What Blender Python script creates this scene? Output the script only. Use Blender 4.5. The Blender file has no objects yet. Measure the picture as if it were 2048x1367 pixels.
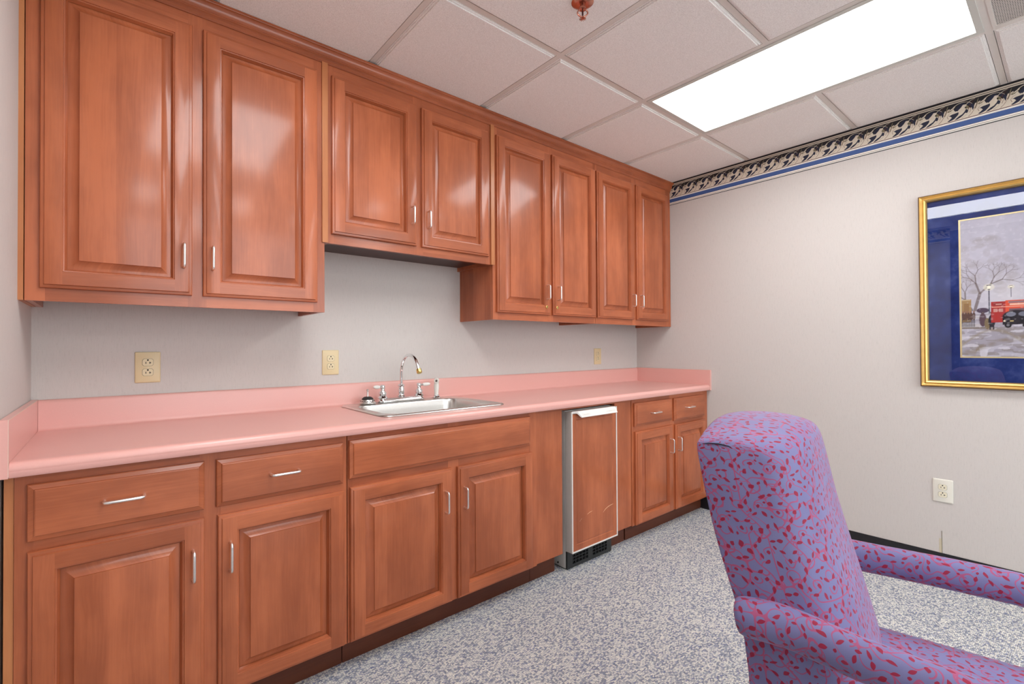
import bpy, bmesh, math, random
import numpy as np
from mathutils import Vector, Matrix
random.seed(7)
S = bpy.context.scene
COL = S.collection

# ------------------------------------------------------------------ camera, world, exposure
W, H = 3.577, 2.479            # room width (x) and ceiling height
YF = -4.92                     # wall behind the photographer
LAMP, SKY = 9.0, 4.2           # radiance of the fluorescent lenses and of the sky outside the added window
CAM = Vector((0.2165, -2.3754, 1.2006))
FW = Vector((0.64372, 0.76519, 0.01017)); RT = Vector((0.76526, -0.64370, -0.00574)); UP = Vector((-0.00215, -0.01147, 0.99993))
cd = bpy.data.cameras.new('camera'); cam = bpy.data.objects.new('camera', cd); COL.objects.link(cam)
cd.sensor_fit = 'HORIZONTAL'; cd.sensor_width = 36.0; cd.lens = 952.45 / 2048 * 36; cd.clip_start = 0.02
m = Matrix((RT, UP, -FW)).transposed().to_4x4(); m.translation = CAM
cam.matrix_world = m
S.camera = cam
wd = bpy.data.worlds.new('world'); S.world = wd; wd.use_nodes = True
wd.node_tree.nodes['Background'].inputs[0].default_value = (0.9, 0.95, 1, 1)
wd.node_tree.nodes['Background'].inputs[1].default_value = SKY
S.view_settings.view_transform = 'Standard'; S.view_settings.look = 'None'
S.view_settings.gamma = 1; S.view_settings.use_curve_mapping = False
S.view_settings.exposure = 0.17


# ------------------------------------------------------------------ node helpers
class NT:
    def __init__(s, name):
        s.mat = bpy.data.materials.new(name); s.mat.use_nodes = True
        s.t = s.mat.node_tree; s.b = s.t.nodes['Principled BSDF']; s.out = s.t.nodes['Material Output']
    def n(s, typ, **k):
        nd = s.t.nodes.new(typ)
        for a, v in k.items(): setattr(nd, a, v)
        return nd
    def set(s, sock, v):
        if isinstance(v, bpy.types.NodeSocket): s.t.links.new(v, sock)
        elif v is not None: sock.default_value = v
    def m(s, op, a, b=None, c=None, clamp=False):
        nd = s.n('ShaderNodeMath', operation=op, use_clamp=clamp)
        s.set(nd.inputs[0], a); s.set(nd.inputs[1], b)
        if c is not None: s.set(nd.inputs[2], c)
        return nd.outputs[0]
    def v(s, op, a, b=None):
        nd = s.n('ShaderNodeVectorMath', operation=op); s.set(nd.inputs[0], a); s.set(nd.inputs[1], b)
        return nd.outputs['Value'] if op in ('LENGTH', 'DOT_PRODUCT', 'DISTANCE') else nd.outputs[0]
    def noise(s, vec, scale, detail=2, rough=.5, dist=0, dim='3D'):
        nd = s.n('ShaderNodeTexNoise', noise_dimensions=dim); s.set(nd.inputs['Vector'], vec)
        nd.inputs['Scale'].default_value = scale; nd.inputs['Detail'].default_value = detail
        nd.inputs['Roughness'].default_value = rough; nd.inputs['Distortion'].default_value = dist
        return nd.outputs[0]
    def ramp(s, f, stops):
        nd = s.n('ShaderNodeValToRGB'); s.set(nd.inputs[0], f); e = nd.color_ramp.elements
        while len(e) < len(stops): e.new(.5)
        for q, (p, c) in zip(e, stops): q.position = p; q.color = (*c, 1) if len(c) == 3 else c
        return nd.outputs[0]
    def mix(s, f, a, b, mode='MIX'):
        nd = s.n('ShaderNodeMix', data_type='RGBA', blend_type=mode)
        s.set(nd.inputs[0], f)
        s.set(nd.inputs[6], a if isinstance(a, bpy.types.NodeSocket) else (*a, 1)); s.set(nd.inputs[7], b if isinstance(b, bpy.types.NodeSocket) else (*b, 1))
        return nd.outputs[2]
    def map(s, vec, scale=(1, 1, 1), loc=(0, 0, 0), rot=(0, 0, 0)):
        nd = s.n('ShaderNodeMapping'); s.set(nd.inputs[0], vec)
        nd.inputs['Scale'].default_value = scale; nd.inputs['Location'].default_value = loc; nd.inputs['Rotation'].default_value = rot
        return nd.outputs[0]
    def bump(s, h, strength=.3, dist=.002):
        nd = s.n('ShaderNodeBump'); s.set(nd.inputs['Height'], h)
        nd.inputs['Strength'].default_value = strength; nd.inputs['Distance'].default_value = dist
        s.t.links.new(nd.outputs[0], s.b.inputs['Normal'])
    def obj(s): return s.n('ShaderNodeTexCoord').outputs['Object']
    def uv(s): return s.n('ShaderNodeTexCoord').outputs['UV']
    def rnd(s): return s.n('ShaderNodeObjectInfo').outputs['Random']
    def fin(s, col=None, rough=None, metal=None, spec=None, **k):
        b = s.b
        if col is not None: s.set(b.inputs['Base Color'], col if isinstance(col, bpy.types.NodeSocket) else (*col, 1))
        s.set(b.inputs['Roughness'], rough); s.set(b.inputs['Metallic'], metal); s.set(b.inputs['Specular IOR Level'], spec)
        for a, v in k.items(): s.set(b.inputs[a.replace('_', ' ')], v)
        return s.mat


def srgb(r, g, b):
    return tuple((c / 255 / 12.92) if c / 255 <= .04045 else ((c / 255 + .055) / 1.055) ** 2.4 for c in (r, g, b))


def plain(name, col, rough=.5, metal=0.0, var=.06, scale=60, bump=0.0, **k):
    t = NT(name); n = t.noise(t.obj(), scale, 3)
    c = t.mix(n, tuple(x * (1 - var) for x in col), tuple(min(1, x * (1 + var)) for x in col))
    if bump: t.bump(n, bump)
    return t.fin(c, rough, metal, **k)


def wood(name, base, dark, rough=.42, coat=.5):
    t = NT(name); uv = t.uv(); r = t.rnd()
    off = t.n('ShaderNodeCombineXYZ'); t.set(off.inputs[0], t.m('MULTIPLY', r, 17.3)); t.set(off.inputs[1], t.m('MULTIPLY', r, 9.1)); t.set(off.inputs[2], t.m('MULTIPLY', r, 5.7))
    p = t.v('ADD', uv, off.outputs[0])
    warp = t.noise(t.map(p, (3, 9, 1)), 1.0, 2)
    pw = t.v('ADD', p, t.map(warp, (.03, .03, .03)))
    fine = t.noise(t.map(pw, (7, 190, 1)), 1.0, 3, .6)           # pores and streaks
    fig = t.noise(t.map(pw, (1.6, 13, 1)), 1.0, 3, .55)          # growth figure
    mott = t.noise(t.map(p, (2.6, 4.6, 1)), 1.0, 4, .6)           # blotchy maple mottle
    sx = t.n('ShaderNodeSeparateXYZ'); t.set(sx.inputs[0], p)
    wn = t.n('ShaderNodeTexWhiteNoise', noise_dimensions='1D'); t.set(wn.inputs['W'], t.m('FLOOR', t.m('DIVIDE', sx.outputs[1], .105)))
    f = t.m('ADD', t.m('MULTIPLY', fine, .18), t.m('ADD', t.m('MULTIPLY', fig, .36), t.m('MULTIPLY', mott, .46)))
    f = t.m('ADD', f, t.m('MULTIPLY', t.m('SUBTRACT', wn.outputs['Value'], .5), .10))
    mid = tuple((a * b) ** .5 for a, b in zip(base, dark))
    c = t.ramp(f, [(.22, dark), (.44, mid), (.60, base), (.82, tuple(min(1, x * 1.14) for x in base))])
    t.bump(t.m('ADD', t.m('MULTIPLY', fine, .3), t.m('MULTIPLY', fig, .5)), .05, .001)
    return t.fin(c, rough, 0, .32, Coat_Weight=coat, Coat_Roughness=.15)


M = {}
M['wood'] = wood('stained_maple', (.51, .144, .056), (.255, .061, .021))
M['wood_edge'] = wood('stained_maple_edge', (.56, .22, .085), (.40, .13, .045), .4, .2)
M['wood_shaded'] = wood('stained_maple_shaded', (.06, .014, .008), (.035, .008, .005), .45, .1)  # wall cabinet bottoms, with their shade put into the wood colour
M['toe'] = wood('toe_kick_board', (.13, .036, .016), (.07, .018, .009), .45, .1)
M['wood_door'] = wood('dark_oak', (.07, .03, .018), (.035, .014, .009), .35, .2)


def wallpaper(name, col):
    t = NT(name); o = t.obj(); s = t.n('ShaderNodeSeparateXYZ'); t.set(s.inputs[0], o)
    h = t.m('ADD', s.outputs[0], s.outputs[1]); c = t.n('ShaderNodeCombineXYZ')
    t.set(c.inputs[0], t.m('MULTIPLY', h, 1)); t.set(c.inputs[2], s.outputs[2])
    n1 = t.noise(t.map(c.outputs[0], (560, 1, 40)), 1, 2, .6); n2 = t.noise(t.map(c.outputs[0], (200, 1, 16)), 1, 2); n3 = t.noise(t.map(c.outputs[0], (330, 1, 140)), 1, 1)
    f = t.m('ADD', t.m('MULTIPLY', n1, .5), t.m('ADD', t.m('MULTIPLY', n2, .3), t.m('MULTIPLY', n3, .2)))
    k = t.ramp(f, [(.30, tuple(x * .86 for x in col)), (.46, col), (.7, tuple(min(.92, x * 1.04) for x in col))])
    t.bump(f, .25, .0012)
    return t.fin(k, .75, 0, .25)


M['paper'] = wallpaper('string_wallpaper', srgb(209, 204, 199))


def carpet():
    t = NT('loop_carpet'); o = t.obj()
    warp = t.noise(t.map(o, (55, 55, 55)), 1, 2)
    p = t.v('ADD', t.map(o, (128, 185, 0), rot=(0, 0, math.radians(3))), t.map(warp, (.9, .9, 0)))
    vo = t.n('ShaderNodeTexVoronoi', voronoi_dimensions='2D'); t.set(vo.inputs['Vector'], p); vo.inputs['Scale'].default_value = 1.0; vo.inputs['Randomness'].default_value = .62
    cell = t.n('ShaderNodeSeparateColor'); t.set(cell.inputs[0], vo.outputs['Color'])
    d = vo.outputs['Distance']
    c = t.ramp(cell.outputs[0], [(.10, srgb(148, 153, 168)), (.30, srgb(182, 186, 192)), (.42, srgb(208, 209, 208)), (.70, srgb(226, 225, 220)), (.95, srgb(240, 238, 229))])
    c = t.mix(t.m('MULTIPLY', t.m('GREATER_THAN', cell.outputs[1], .90), .6), c, srgb(120, 128, 168))
    gap = t.ramp(d, [(.42, (1, 1, 1)), (.62, (.70, .72, .76)), (.80, (.42, .45, .51))])
    c = t.mix(1.0, c, gap, 'MULTIPLY')
    t.bump(t.m('SUBTRACT', 1.0, d), 1.0, .005)
    return t.fin(c, .95, 0, .1)


M['carpet'] = carpet()


def ctile():
    t = NT('acoustic_tile'); o = t.obj()
    n = t.ramp(t.noise(o, 300, 3, .65), [(.36, (0, 0, 0)), (.60, (1, 1, 1))]); vo = t.n('ShaderNodeTexVoronoi'); t.set(vo.inputs['Vector'], t.map(o, (90, 60, 90))); vo.inputs['Scale'].default_value = 1
    spots = t.ramp(vo.outputs['Distance'], [(.04, (.72, .70, .68)), (.16, (1, 1, 1))])
    c = t.mix(n, srgb(230, 226, 221), srgb(250, 247, 243)); c = t.mix(.35, c, spots, 'MULTIPLY')
    t.bump(n, .22, .002)
    return t.fin(c, .9, 0, .1)


M['ctile'] = ctile()
M['tbar'] = plain('painted_steel_grid', srgb(220, 214, 206), .45, var=.03)
M['trof'] = plain('white_enamel', srgb(204, 204, 196), .35, var=.02)


def emit(name, col, s):
    t = NT(name); b = t.b; b.inputs['Base Color'].default_value = (.8, .8, .8, 1)
    n = t.noise(t.obj(), 3.0, 1); e = t.mix(n, tuple(c * .97 for c in col), col)
    t.set(b.inputs['Emission Color'], e); b.inputs['Emission Strength'].default_value = s
    return t.mat


M['lens'] = emit('fluorescent_lens', (.985, .99, 1.0), LAMP)
M['lam'] = plain('pink_laminate', (.80, .425, .375), .30, var=.03, scale=220, spec=.5, Coat_Weight=.12, Coat_Roughness=.2)
M['lam_edge'] = plain('laminate_seam', srgb(232, 205, 190), .5)
M['nickel'] = plain('satin_nickel', (.93, .92, .90), .30, 1.0, .03)
M['chrome'] = plain('chrome', (.86, .87, .88), .06, 1.0, .02)
M['steel'] = plain('brushed_steel', (.72, .71, .68), .30, 1.0, .06, 140)
M['brass'] = plain('brass', (.85, .62, .22), .2, 1.0, .05)
M['porc'] = plain('white_porcelain', srgb(240, 238, 232), .15, var=.02)
M['wplast'] = plain('white_plastic', srgb(236, 234, 226), .3, var=.02)
M['rubber'] = plain('black_rubber', (.02, .02, .02), .5)
M['vinyl'] = plain('black_vinyl_base', (.012, .013, .016), .32, var=.3)
M['blackpl'] = plain('black_plastic', (.025, .028, .028), .4, var=.2)
M['dark'] = plain('dark_void', (.006, .006, .006), .9)
M['almond'] = plain('almond_plastic', srgb(226, 208, 164), .35, var=.02)
M['almond2'] = plain('almond_receptacle', srgb(230, 216, 176), .35, var=.02)
M['ivory'] = plain('ivory_plastic', srgb(232, 230, 218), .35, var=.02)
M['ivory2'] = plain('ivory_receptacle', srgb(236, 230, 205), .35, var=.02)
M['alum'] = plain('grey_aluminium', srgb(205, 201, 194), .38, .0, .05)
M['whitemetal'] = plain('white_trim', srgb(232, 230, 224), .35, var=.02)
M['copper'] = plain('copper_plate', (.55, .26, .19), .25, 1.0, .06)
M['bulb'] = plain('sprinkler_bulb', (.05, .01, .01), .1)
M['gold'] = plain('gilt_frame', (.74, .50, .17), .36, .7, .15, 30)
M['gold_dark'] = plain('dark_gilt_edge', (.16, .085, .03), .4, .5, .2, 30)
M['gold_pale'] = plain('pale_gilt_fillet', (.86, .74, .42), .35, .6, .08, 60)
M['leg'] = wood('chair_leg_walnut', (.12, .045, .025), (.06, .02, .012), .35, .2)
M['scratch'] = plain('bare_scratch', srgb(236, 190, 150), .6)
M['stain'] = plain('stained_paper', srgb(206, 196, 170), .8)
M['stain2'] = plain('seam_gap', srgb(120, 112, 90), .8)


# ------------------------------------------------------------------ mesh helpers
class MB:
    def __init__(s): s.v = []; s.f = []; s.uv = []; s.mi = []; s.off = (0, 0)
    def newoff(s): s.off = (random.uniform(0, 8), random.uniform(0, 8))
    def face(s, pts, g='z', mi=0, uvs=None):
        b = len(s.v); s.v += [tuple(p) for p in pts]; s.f.append(list(range(b, b + len(pts)))); s.mi.append(mi)
        if uvs is None:
            k = 'xyz'.index(g)
            uvs = [(p[k] + s.off[0], p[(k + 1) % 3] + p[(k + 2) % 3] + s.off[1]) for p in pts]
        s.uv.append(uvs)
    def box(s, x0, x1, y0, y1, z0, z1, g='z', mi=0, new=True):
        if new: s.newoff()
        c = [(x, y, z) for x in (x0, x1) for y in (y0, y1) for z in (z0, z1)]
        for q in ((0, 1, 3, 2), (4, 6, 7, 5), (0, 4, 5, 1), (2, 3, 7, 6), (0, 2, 6, 4), (1, 5, 7, 3)):
            s.face([c[i] for i in q], g, mi)
        return s
    def loft(s, rings, close=True, cap=True, mi=0, uvf=None, g='z'):
        n = len(rings[0]); m_ = n if close else n - 1
        for i in range(len(rings) - 1):
            for j in range(m_):
                k = (j + 1) % n
                uv = None
                if uvf: uv = [uvf(i, j), uvf(i, j + 1), uvf(i + 1, j + 1), uvf(i + 1, j)]
                s.face([rings[i][j], rings[i][k], rings[i + 1][k], rings[i + 1][j]], g, mi, uv)
        if cap:
            s.face(list(reversed(rings[0])), g, mi); s.face(rings[-1], g, mi)
        return s
    def tube(s, path, r, n=10, cap=True, mi=0):
        P = [Vector(p) for p in path]; rr = r if hasattr(r, '__len__') else [r] * len(P)
        rings = []; ref = None
        for i, p in enumerate(P):
            t = (P[min(i + 1, len(P) - 1)] - P[max(i - 1, 0)]).normalized()
            if ref is None:
                a = Vector((0, 0, 1)) if abs(t.z) < .9 else Vector((1, 0, 0)); ref = a.cross(t).normalized()
            ref = (ref - t * ref.dot(t)).normalized(); b2 = t.cross(ref)
            rings.append([tuple(p + (ref * math.cos(2 * math.pi * k / n) + b2 * math.sin(2 * math.pi * k / n)) * rr[i]) for k in range(n)])
        return s.loft(rings, True, cap, mi)
    def lathe(s, prof, c=(0, 0, 0), n=20, mi=0, axis='z'):
        rings = []
        for r, h in prof:
            R = []
            for k in range(n):
                a = 2 * math.pi * k / n; u, v_ = r * math.cos(a), r * math.sin(a)
                p = {'z': (u, v_, h), 'x': (h, u, v_), 'y': (v_, h, u)}[axis]
                R.append((c[0] + p[0], c[1] + p[1], c[2] + p[2]))
            rings.append(R)
        return s.loft(rings, True, True, mi)
    def build(s, name, mats, parent=None, smooth=30, merge=True):
        me = bpy.data.meshes.new(name)
        me.from_pydata(s.v, [], s.f)
        ul = me.uv_layers.new(name='uv')
        fl = [c for u in s.uv for p in u for c in p]
        ul.data.foreach_set('uv', fl)
        for mm in (mats if isinstance(mats, (list, tuple)) else [mats]): me.materials.append(M[mm])
        me.polygons.foreach_set('material_index', s.mi)
        if merge:
            bm = bmesh.new(); bm.from_mesh(me); bmesh.ops.remove_doubles(bm, verts=bm.verts, dist=2e-5)
            bmesh.ops.recalc_face_normals(bm, faces=bm.faces); bm.to_mesh(me); bm.free()
        me.update()
        if smooth:
            me.polygons.foreach_set('use_smooth', [True] * len(me.polygons)); me.set_sharp_from_angle(angle=math.radians(smooth))
        o = bpy.data.objects.new(name, me); COL.objects.link(o)
        if parent is not None:
            o.parent = parent; o.matrix_parent_inverse = Matrix.Translation(parent.location).inverted() if parent.type == 'EMPTY' and not any(parent.rotation_euler) else Matrix.Identity(4)
        return o


def tag(o, label, cat, group=None):
    o['label'] = label; o['category'] = cat
    if group: o['group'] = group
    return o


def struct(o, label=None):
    o['kind'] = 'structure'
    if label: o['label'] = label
    return o


def thing(name, loc, label, cat, group=None, rz=0):
    o = bpy.data.objects.new(name, None); COL.objects.link(o); o.location = loc; o.rotation_euler = (0, 0, rz); o.empty_display_size = .1
    return tag(o, label, cat, group)


def rr(cx, cy, hx, hy, r, n=6):
    """rounded rectangle outline, counter-clockwise"""
    P = []
    for sx, sy, a0 in ((1, 1, 0), (-1, 1, 90), (-1, -1, 180), (1, -1, 270)):
        for k in range(n + 1):
            a = math.radians(a0 + 90 * k / n); P.append((cx + sx * (hx - r) + r * math.cos(a), cy + sy * (hy - r) + r * math.sin(a)))
    return P


# ------------------------------------------------------------------ room shell
struct(MB().box(-.1, W + .1, YF - .1, .1, -.1, 0).build('floor', 'carpet', smooth=0), 'blue and grey flecked loop carpet')
struct(MB().box(-.1, W + .1, 0, .1, 0, H + .12).build('wall_back', 'paper', smooth=0), 'beige string wallpaper wall behind the counter')
wr = struct(MB().box(W, W + .1, YF, 0, 0, H + .12).build('wall_right', 'paper', smooth=0), 'pale wallpapered wall with the framed picture')
wl = MB(); wl.box(-.1, 0, -1.5, 0, 0, H + .12); wl.box(-.1, 0, YF, -2.55, 0, H + .12); wl.box(-.1, 0, -2.55, -1.5, 2.42, H + .12)
struct(wl.build('wall_left', 'paper', smooth=0), 'wallpapered wall at the end of the counter')
WX0, WX1, WZ0, WZ1 = .35, 3.25, .70, 2.28
wf = MB(); wf.box(-.1, WX0, YF - .1, YF, 0, H + .12); wf.box(WX1, W + .1, YF - .1, YF, 0, H + .12); wf.box(WX0, WX1, YF - .1, YF, 0, WZ0); wf.box(WX0, WX1, YF - .1, YF, WZ1, H + .12)
struct(wf.build('wall_front', 'paper', smooth=0), 'wallpapered wall opposite the counter')
wn_ = MB(); wt = .03  # added window, out of view, to brighten the ceiling and back wall
wn_.box(WX0, WX0 + wt, YF - .08, YF - .02, WZ0, WZ1); wn_.box(WX1 - wt, WX1, YF - .08, YF - .02, WZ0, WZ1); wn_.box(WX0 + wt, WX1 - wt, YF - .08, YF - .02, WZ0, WZ0 + wt); wn_.box(WX0 + wt, WX1 - wt, YF - .08, YF - .02, WZ1 - wt, WZ1)
wo = struct(wn_.build('fill_window_1', 'trof', smooth=0), 'wide unseen window added for fill light in the wall opposite the counter')
for k in (1, 2):
    x_ = WX0 + (WX1 - WX0) * k / 3; MB().box(x_ - .018, x_ + .018, YF - .075, YF - .025, WZ0 + wt, WZ1 - wt).build('fill_window_mullion', 'trof', wo, 0)
MB().box(WX0 - .02, WX1 + .02, YF + .0005, YF + .05, WZ0 - .03, WZ0 - .001, 'x').build('fill_window_sill', 'trof', wo, 0)
d = MB(); d.box(-.06, -.012, -2.55, -1.5, 0, 2.42)
dr = struct(d.build('door_1', 'wood_door', smooth=0), 'tall dark wooden door in the end wall')
dj = MB(); dj.box(-.012, .012, -1.56, -1.5, 0, 2.42); dj.box(-.012, .012, -2.55, -2.49, 0, 2.42); dj.box(-.012, .012, -2.49, -1.56, 2.36, 2.42, 'y')
dj.build('door_casing', 'wood_door', dr, 0)
# worn wallpaper seam above the baseboard
sm = MB(); sm.box(W - .0008, W, -1.9005, -1.889, .1, .175); sm.box(W - .0012, W, -1.9015, -1.8995, .1, .216, mi=1)
sm.build('paper_seam', ['stain', 'stain2'], wr, 0)


def base_run(name, a, b, fixed, axis, sgn):
    """black vinyl cove base along a wall"""
    prof = [(0, 0), (.013, 0), (.009, .006), (.0055, .016), (.005, .092), (.003, .1), (0, .1)]
    rings = []
    for t in (a, b):
        rings.append([(fixed + sgn * p, t, z) if axis == 'y' else (t, fixed + sgn * p, z) for p, z in prof])
    o = MB().loft(rings).build(name, 'vinyl', None, 40)
    return struct(o, 'black vinyl cove baseboard')


base_run('baseboard_right', -.54, YF, W, 'y', -1)
base_run('baseboard_left', -2.56, YF, 0, 'y', 1)
base_run('baseboard_front', .015, W - .015, YF, 'x', 1)
base_run('baseboard_left', -.655, -1.49, 0, 'y', 1)

# ------------------------------------------------------------------ ceiling: slab, tee grid, tegular tiles
P = .6165
XL = [1.108 + P * i for i in range(-1, 4)]; XL = [x for x in XL if .05 < x < W - .03]
YL = [-.31 - .615 * i for i in range(0, 8)]; YL = [y for y in YL if y > YF + .03]
ce = struct(MB().box(-.1, W + .1, YF - .1, .1, H + .06, H + .12).build('ceiling', 'ctile', smooth=0), 'suspended acoustic tile ceiling')
TB = .012
for x in XL:
    MB().box(x - TB, x + TB, YF, -.0, H, H + .03, 'y').build('tee_bar', 'tbar', ce, 0)
LIGHTS = [(2.341, -.925), (.4915, -.925), (2.341, -3.385), (.4915, -3.385)]
for y in YL:
    xs = [0] + XL + [W]
    for a, b in zip(xs[:-1], xs[1:]):
        if any(lx < (a + b) / 2 < lx + P and ly - 1.2 < y < ly - .03 for lx, ly in LIGHTS): continue
        MB().box(a + (TB if a else 0), b - (TB if b < W else 0), y - TB, y + TB, H, H + .03, 'x').build('tee_bar', 'tbar', ce, 0)
EX = [0] + XL + [W]; EY = [0] + YL + [YF]
tile_cache = {}
for i in range(len(EX) - 1):
    for j in range(len(EY) - 1):
        x0, x1, y1, y0 = EX[i], EX[i + 1], EY[j], EY[j + 1]
        cx, cy = (x0 + x1) / 2, (y0 + y1) / 2
        if any(lx < cx < lx + P and ly - 1.23 < cy < ly for lx, ly in LIGHTS): continue
        if 2.341 < cx < 2.957 and -2.77 < cy < -2.155: continue
        hx, hy = (x1 - x0) / 2 - (TB if x0 > 0 else TB / 2) - .0018, (y1 - y0) / 2 - TB - .0018
        key = (round(hx, 4), round(hy, 4))
        if key not in tile_cache:
            q = MB()
            st = [(0, .012), (0, .001), (.006, .001), (.006, -.003), (.013, -.003), (.013, -.0075)]
            rings = [[(-hx + a, -hy + a, z), (hx - a, -hy + a, z), (hx - a, hy - a, z), (-hx + a, hy - a, z)] for a, z in st]
            q.loft(rings, True, True)
            o = q.build('ceiling_tile', 'ctile', ce, 0); tile_cache[key] = o.data
        else:
            o = bpy.data.objects.new('ceiling_tile', tile_cache[key]); COL.objects.link(o); o.parent = ce
        o.location = (cx, cy, H)

# fluorescent troffers
LAB = ['long fluorescent ceiling light nearest the wallpaper border and framed picture', 'long fluorescent ceiling light above the end of the counter by the wall cabinets',
       'long fluorescent ceiling light behind the chair on the picture side', 'long fluorescent ceiling light behind the chair on the door side']
for (lx, ly), lab in zip(LIGHTS, LAB):
    x0, x1, y0, y1 = lx + TB, lx + P - TB, ly - 1.23 + TB, ly - TB
    t = thing('ceiling_light', ((x0 + x1) / 2, (y0 + y1) / 2, H), lab, 'ceiling light', 'fluorescent ceiling lights')
    f = MB(); w = .022
    f.box(x0, x0 + w, y0, y1, H - .004, H + .05, 'y'); f.box(x1 - w, x1, y0, y1, H - .004, H + .05, 'y')
    f.box(x0 + w, x1 - w, y0, y0 + w, H - .004, H + .05, 'x'); f.box(x0 + w, x1 - w, y1 - w, y1, H - .004, H + .05, 'x')
    f.build('frame', 'trof', t, 0)
    MB().box(x0 + w, x1 - w, y0 + w, y1 - w, H + .004, H + .008).build('diffuser', 'lens', t, 0)

# perforated return air grille
t = thing('air_vent', (2.649, -2.4625, H), 'perforated metal return air vent set in the ceiling grid', 'vent')
x0, x1, y0, y1 = 2.341 + TB, 2.957 - TB, -2.77 + TB, -2.155 - TB
f = MB()
for b in ((x0, x0 + .012, y0, y1), (x1 - .012, x1, y0, y1), (x0 + .012, x1 - .012, y0, y0 + .012), (x0 + .012, x1 - .012, y1 - .012, y1)): f.box(*b, H - .002, H + .02)
f.build('frame', 'tbar', t, 0)
pt = NT('perforated_steel'); o = pt.obj()
pp = pt.map(o, (115, 115, 0), rot=(0, 0, math.radians(45)))
fr = pt.v('FRACTION', pp); dd = pt.v('DISTANCE', fr, (.5, .5, 0))
hole = pt.m('LESS_THAN', dd, .33)
M['perf'] = pt.fin(pt.mix(hole, srgb(214, 208, 200), (.03, .028, .028)), .5)
MB().box(x0 + .012, x1 - .012, y0 + .012, y1 - .012, H + .002, H + .004).build('perforated_panel', 'perf', t, 0)

# sprinkler
SX, SY = 1.545, -1.212
t = thing('fire_sprinkler', (SX, SY, H), 'copper pendant fire sprinkler hanging from a ceiling tile', 'sprinkler')
MB().lathe([(.012, .0), (.040, -.001), (.041, -.004), (.030, -.010), (.018, -.013), (.010, -.012)], (SX, SY, H - .006), 24).build('escutcheon', 'copper', t)
MB().lathe([(.009, .0), (.009, -.016), (.013, -.017), (.013, -.024), (.008, -.026)], (SX, SY, H - .012), 12).build('body', 'copper', t)
for sg in (-1, 1):
    pa = [(SX + sg * .010 * RT.x / .9, SY + sg * .010 * RT.y / .9, H - .036)]
    for k in range(1, 8):
        a = math.pi * k / 8
        rad = .010 + .012 * math.sin(a) - .006 * k / 8
        pa.append((SX + sg * rad * RT.x, SY + sg * rad * RT.y, H - .036 - .028 * k / 8))
    pa.append((SX, SY, H - .066)); MB().tube(pa, .0028, 8).build('frame_arm', 'copper', t)
MB().lathe([(.0015, 0), (.0035, -.004), (.0035, -.018), (.0015, -.022)], (SX, SY, H - .038), 10).build('glass_bulb', 'bulb', t)
df = MB(); df.lathe([(.004, 0), (.006, -.006), (.004, -.008)], (SX, SY, H - .062), 10)
for k in range(12):
    a = 2 * math.pi * k / 12; ca, sa = math.cos(a), math.sin(a)
    df.tube([(SX + ca * .004, SY + sa * .004, H - .0695), (SX + ca * .0125, SY + sa * .0125, H - .0705)], .0014, 5)
df.build('deflector', 'copper', t)

# ------------------------------------------------------------------ cabinet joinery
PO = [(0, 0), (0, .0105), (.002, .0135), (.0095, .0155), (.011, .0195), (.0125, .0200)]
PI_ = [(.0520, .0200), (.0532, .0166), (.0565, .0160), (.0582, .0105), (.0620, .0035)]
PP_ = [(.0575, .0006), (.0630, .0016), (.0700, .0030), (.0790, .0065), (.0860, .0112), (.0900, .0148), (.0905, .0190), (.0925, .0194)]


def rect(x0, x1, z0, z1, yb, ins, dep):
    y = yb - dep
    return [(x0 + ins, y, z0 + ins), (x1 - ins, y, z0 + ins), (x1 - ins, y, z1 - ins), (x0 + ins, y, z1 - ins)]


def rings4(mb, x0, x1, z0, z1, yb, prof, offs):
    """nested rectangles; each side keeps its own grain"""
    R = [rect(x0, x1, z0, z1, yb, i, d_) for i, d_ in prof]
    for a, b in zip(R[:-1], R[1:]):
        for k in range(4):
            mb.off = offs[k]
            mb.face([a[k], a[(k + 1) % 4], b[(k + 1) % 4], b[k]], 'x' if k in (0, 2) else 'z')
    return R


def pull(parent, x, z, vert, yf, L=.082):
    """bent wire pull"""
    h = L / 2; pr = .028; r = .0043; c = .009
    a = [(-h, 0), (-h, pr - c)]
    for k in range(1, 5):
        q = math.pi / 2 * k / 4; a.append((-h + c - c * math.cos(q), pr - c + c * math.sin(q)))
    a += [(-u, v) for u, v in reversed(a)]
    path = [((x, yf - v, z + u) if vert else (x + u, yf - v, z)) for u, v in a]
    return MB().tube(path, r, 10).build('handle', 'nickel', parent, 60)


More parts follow.
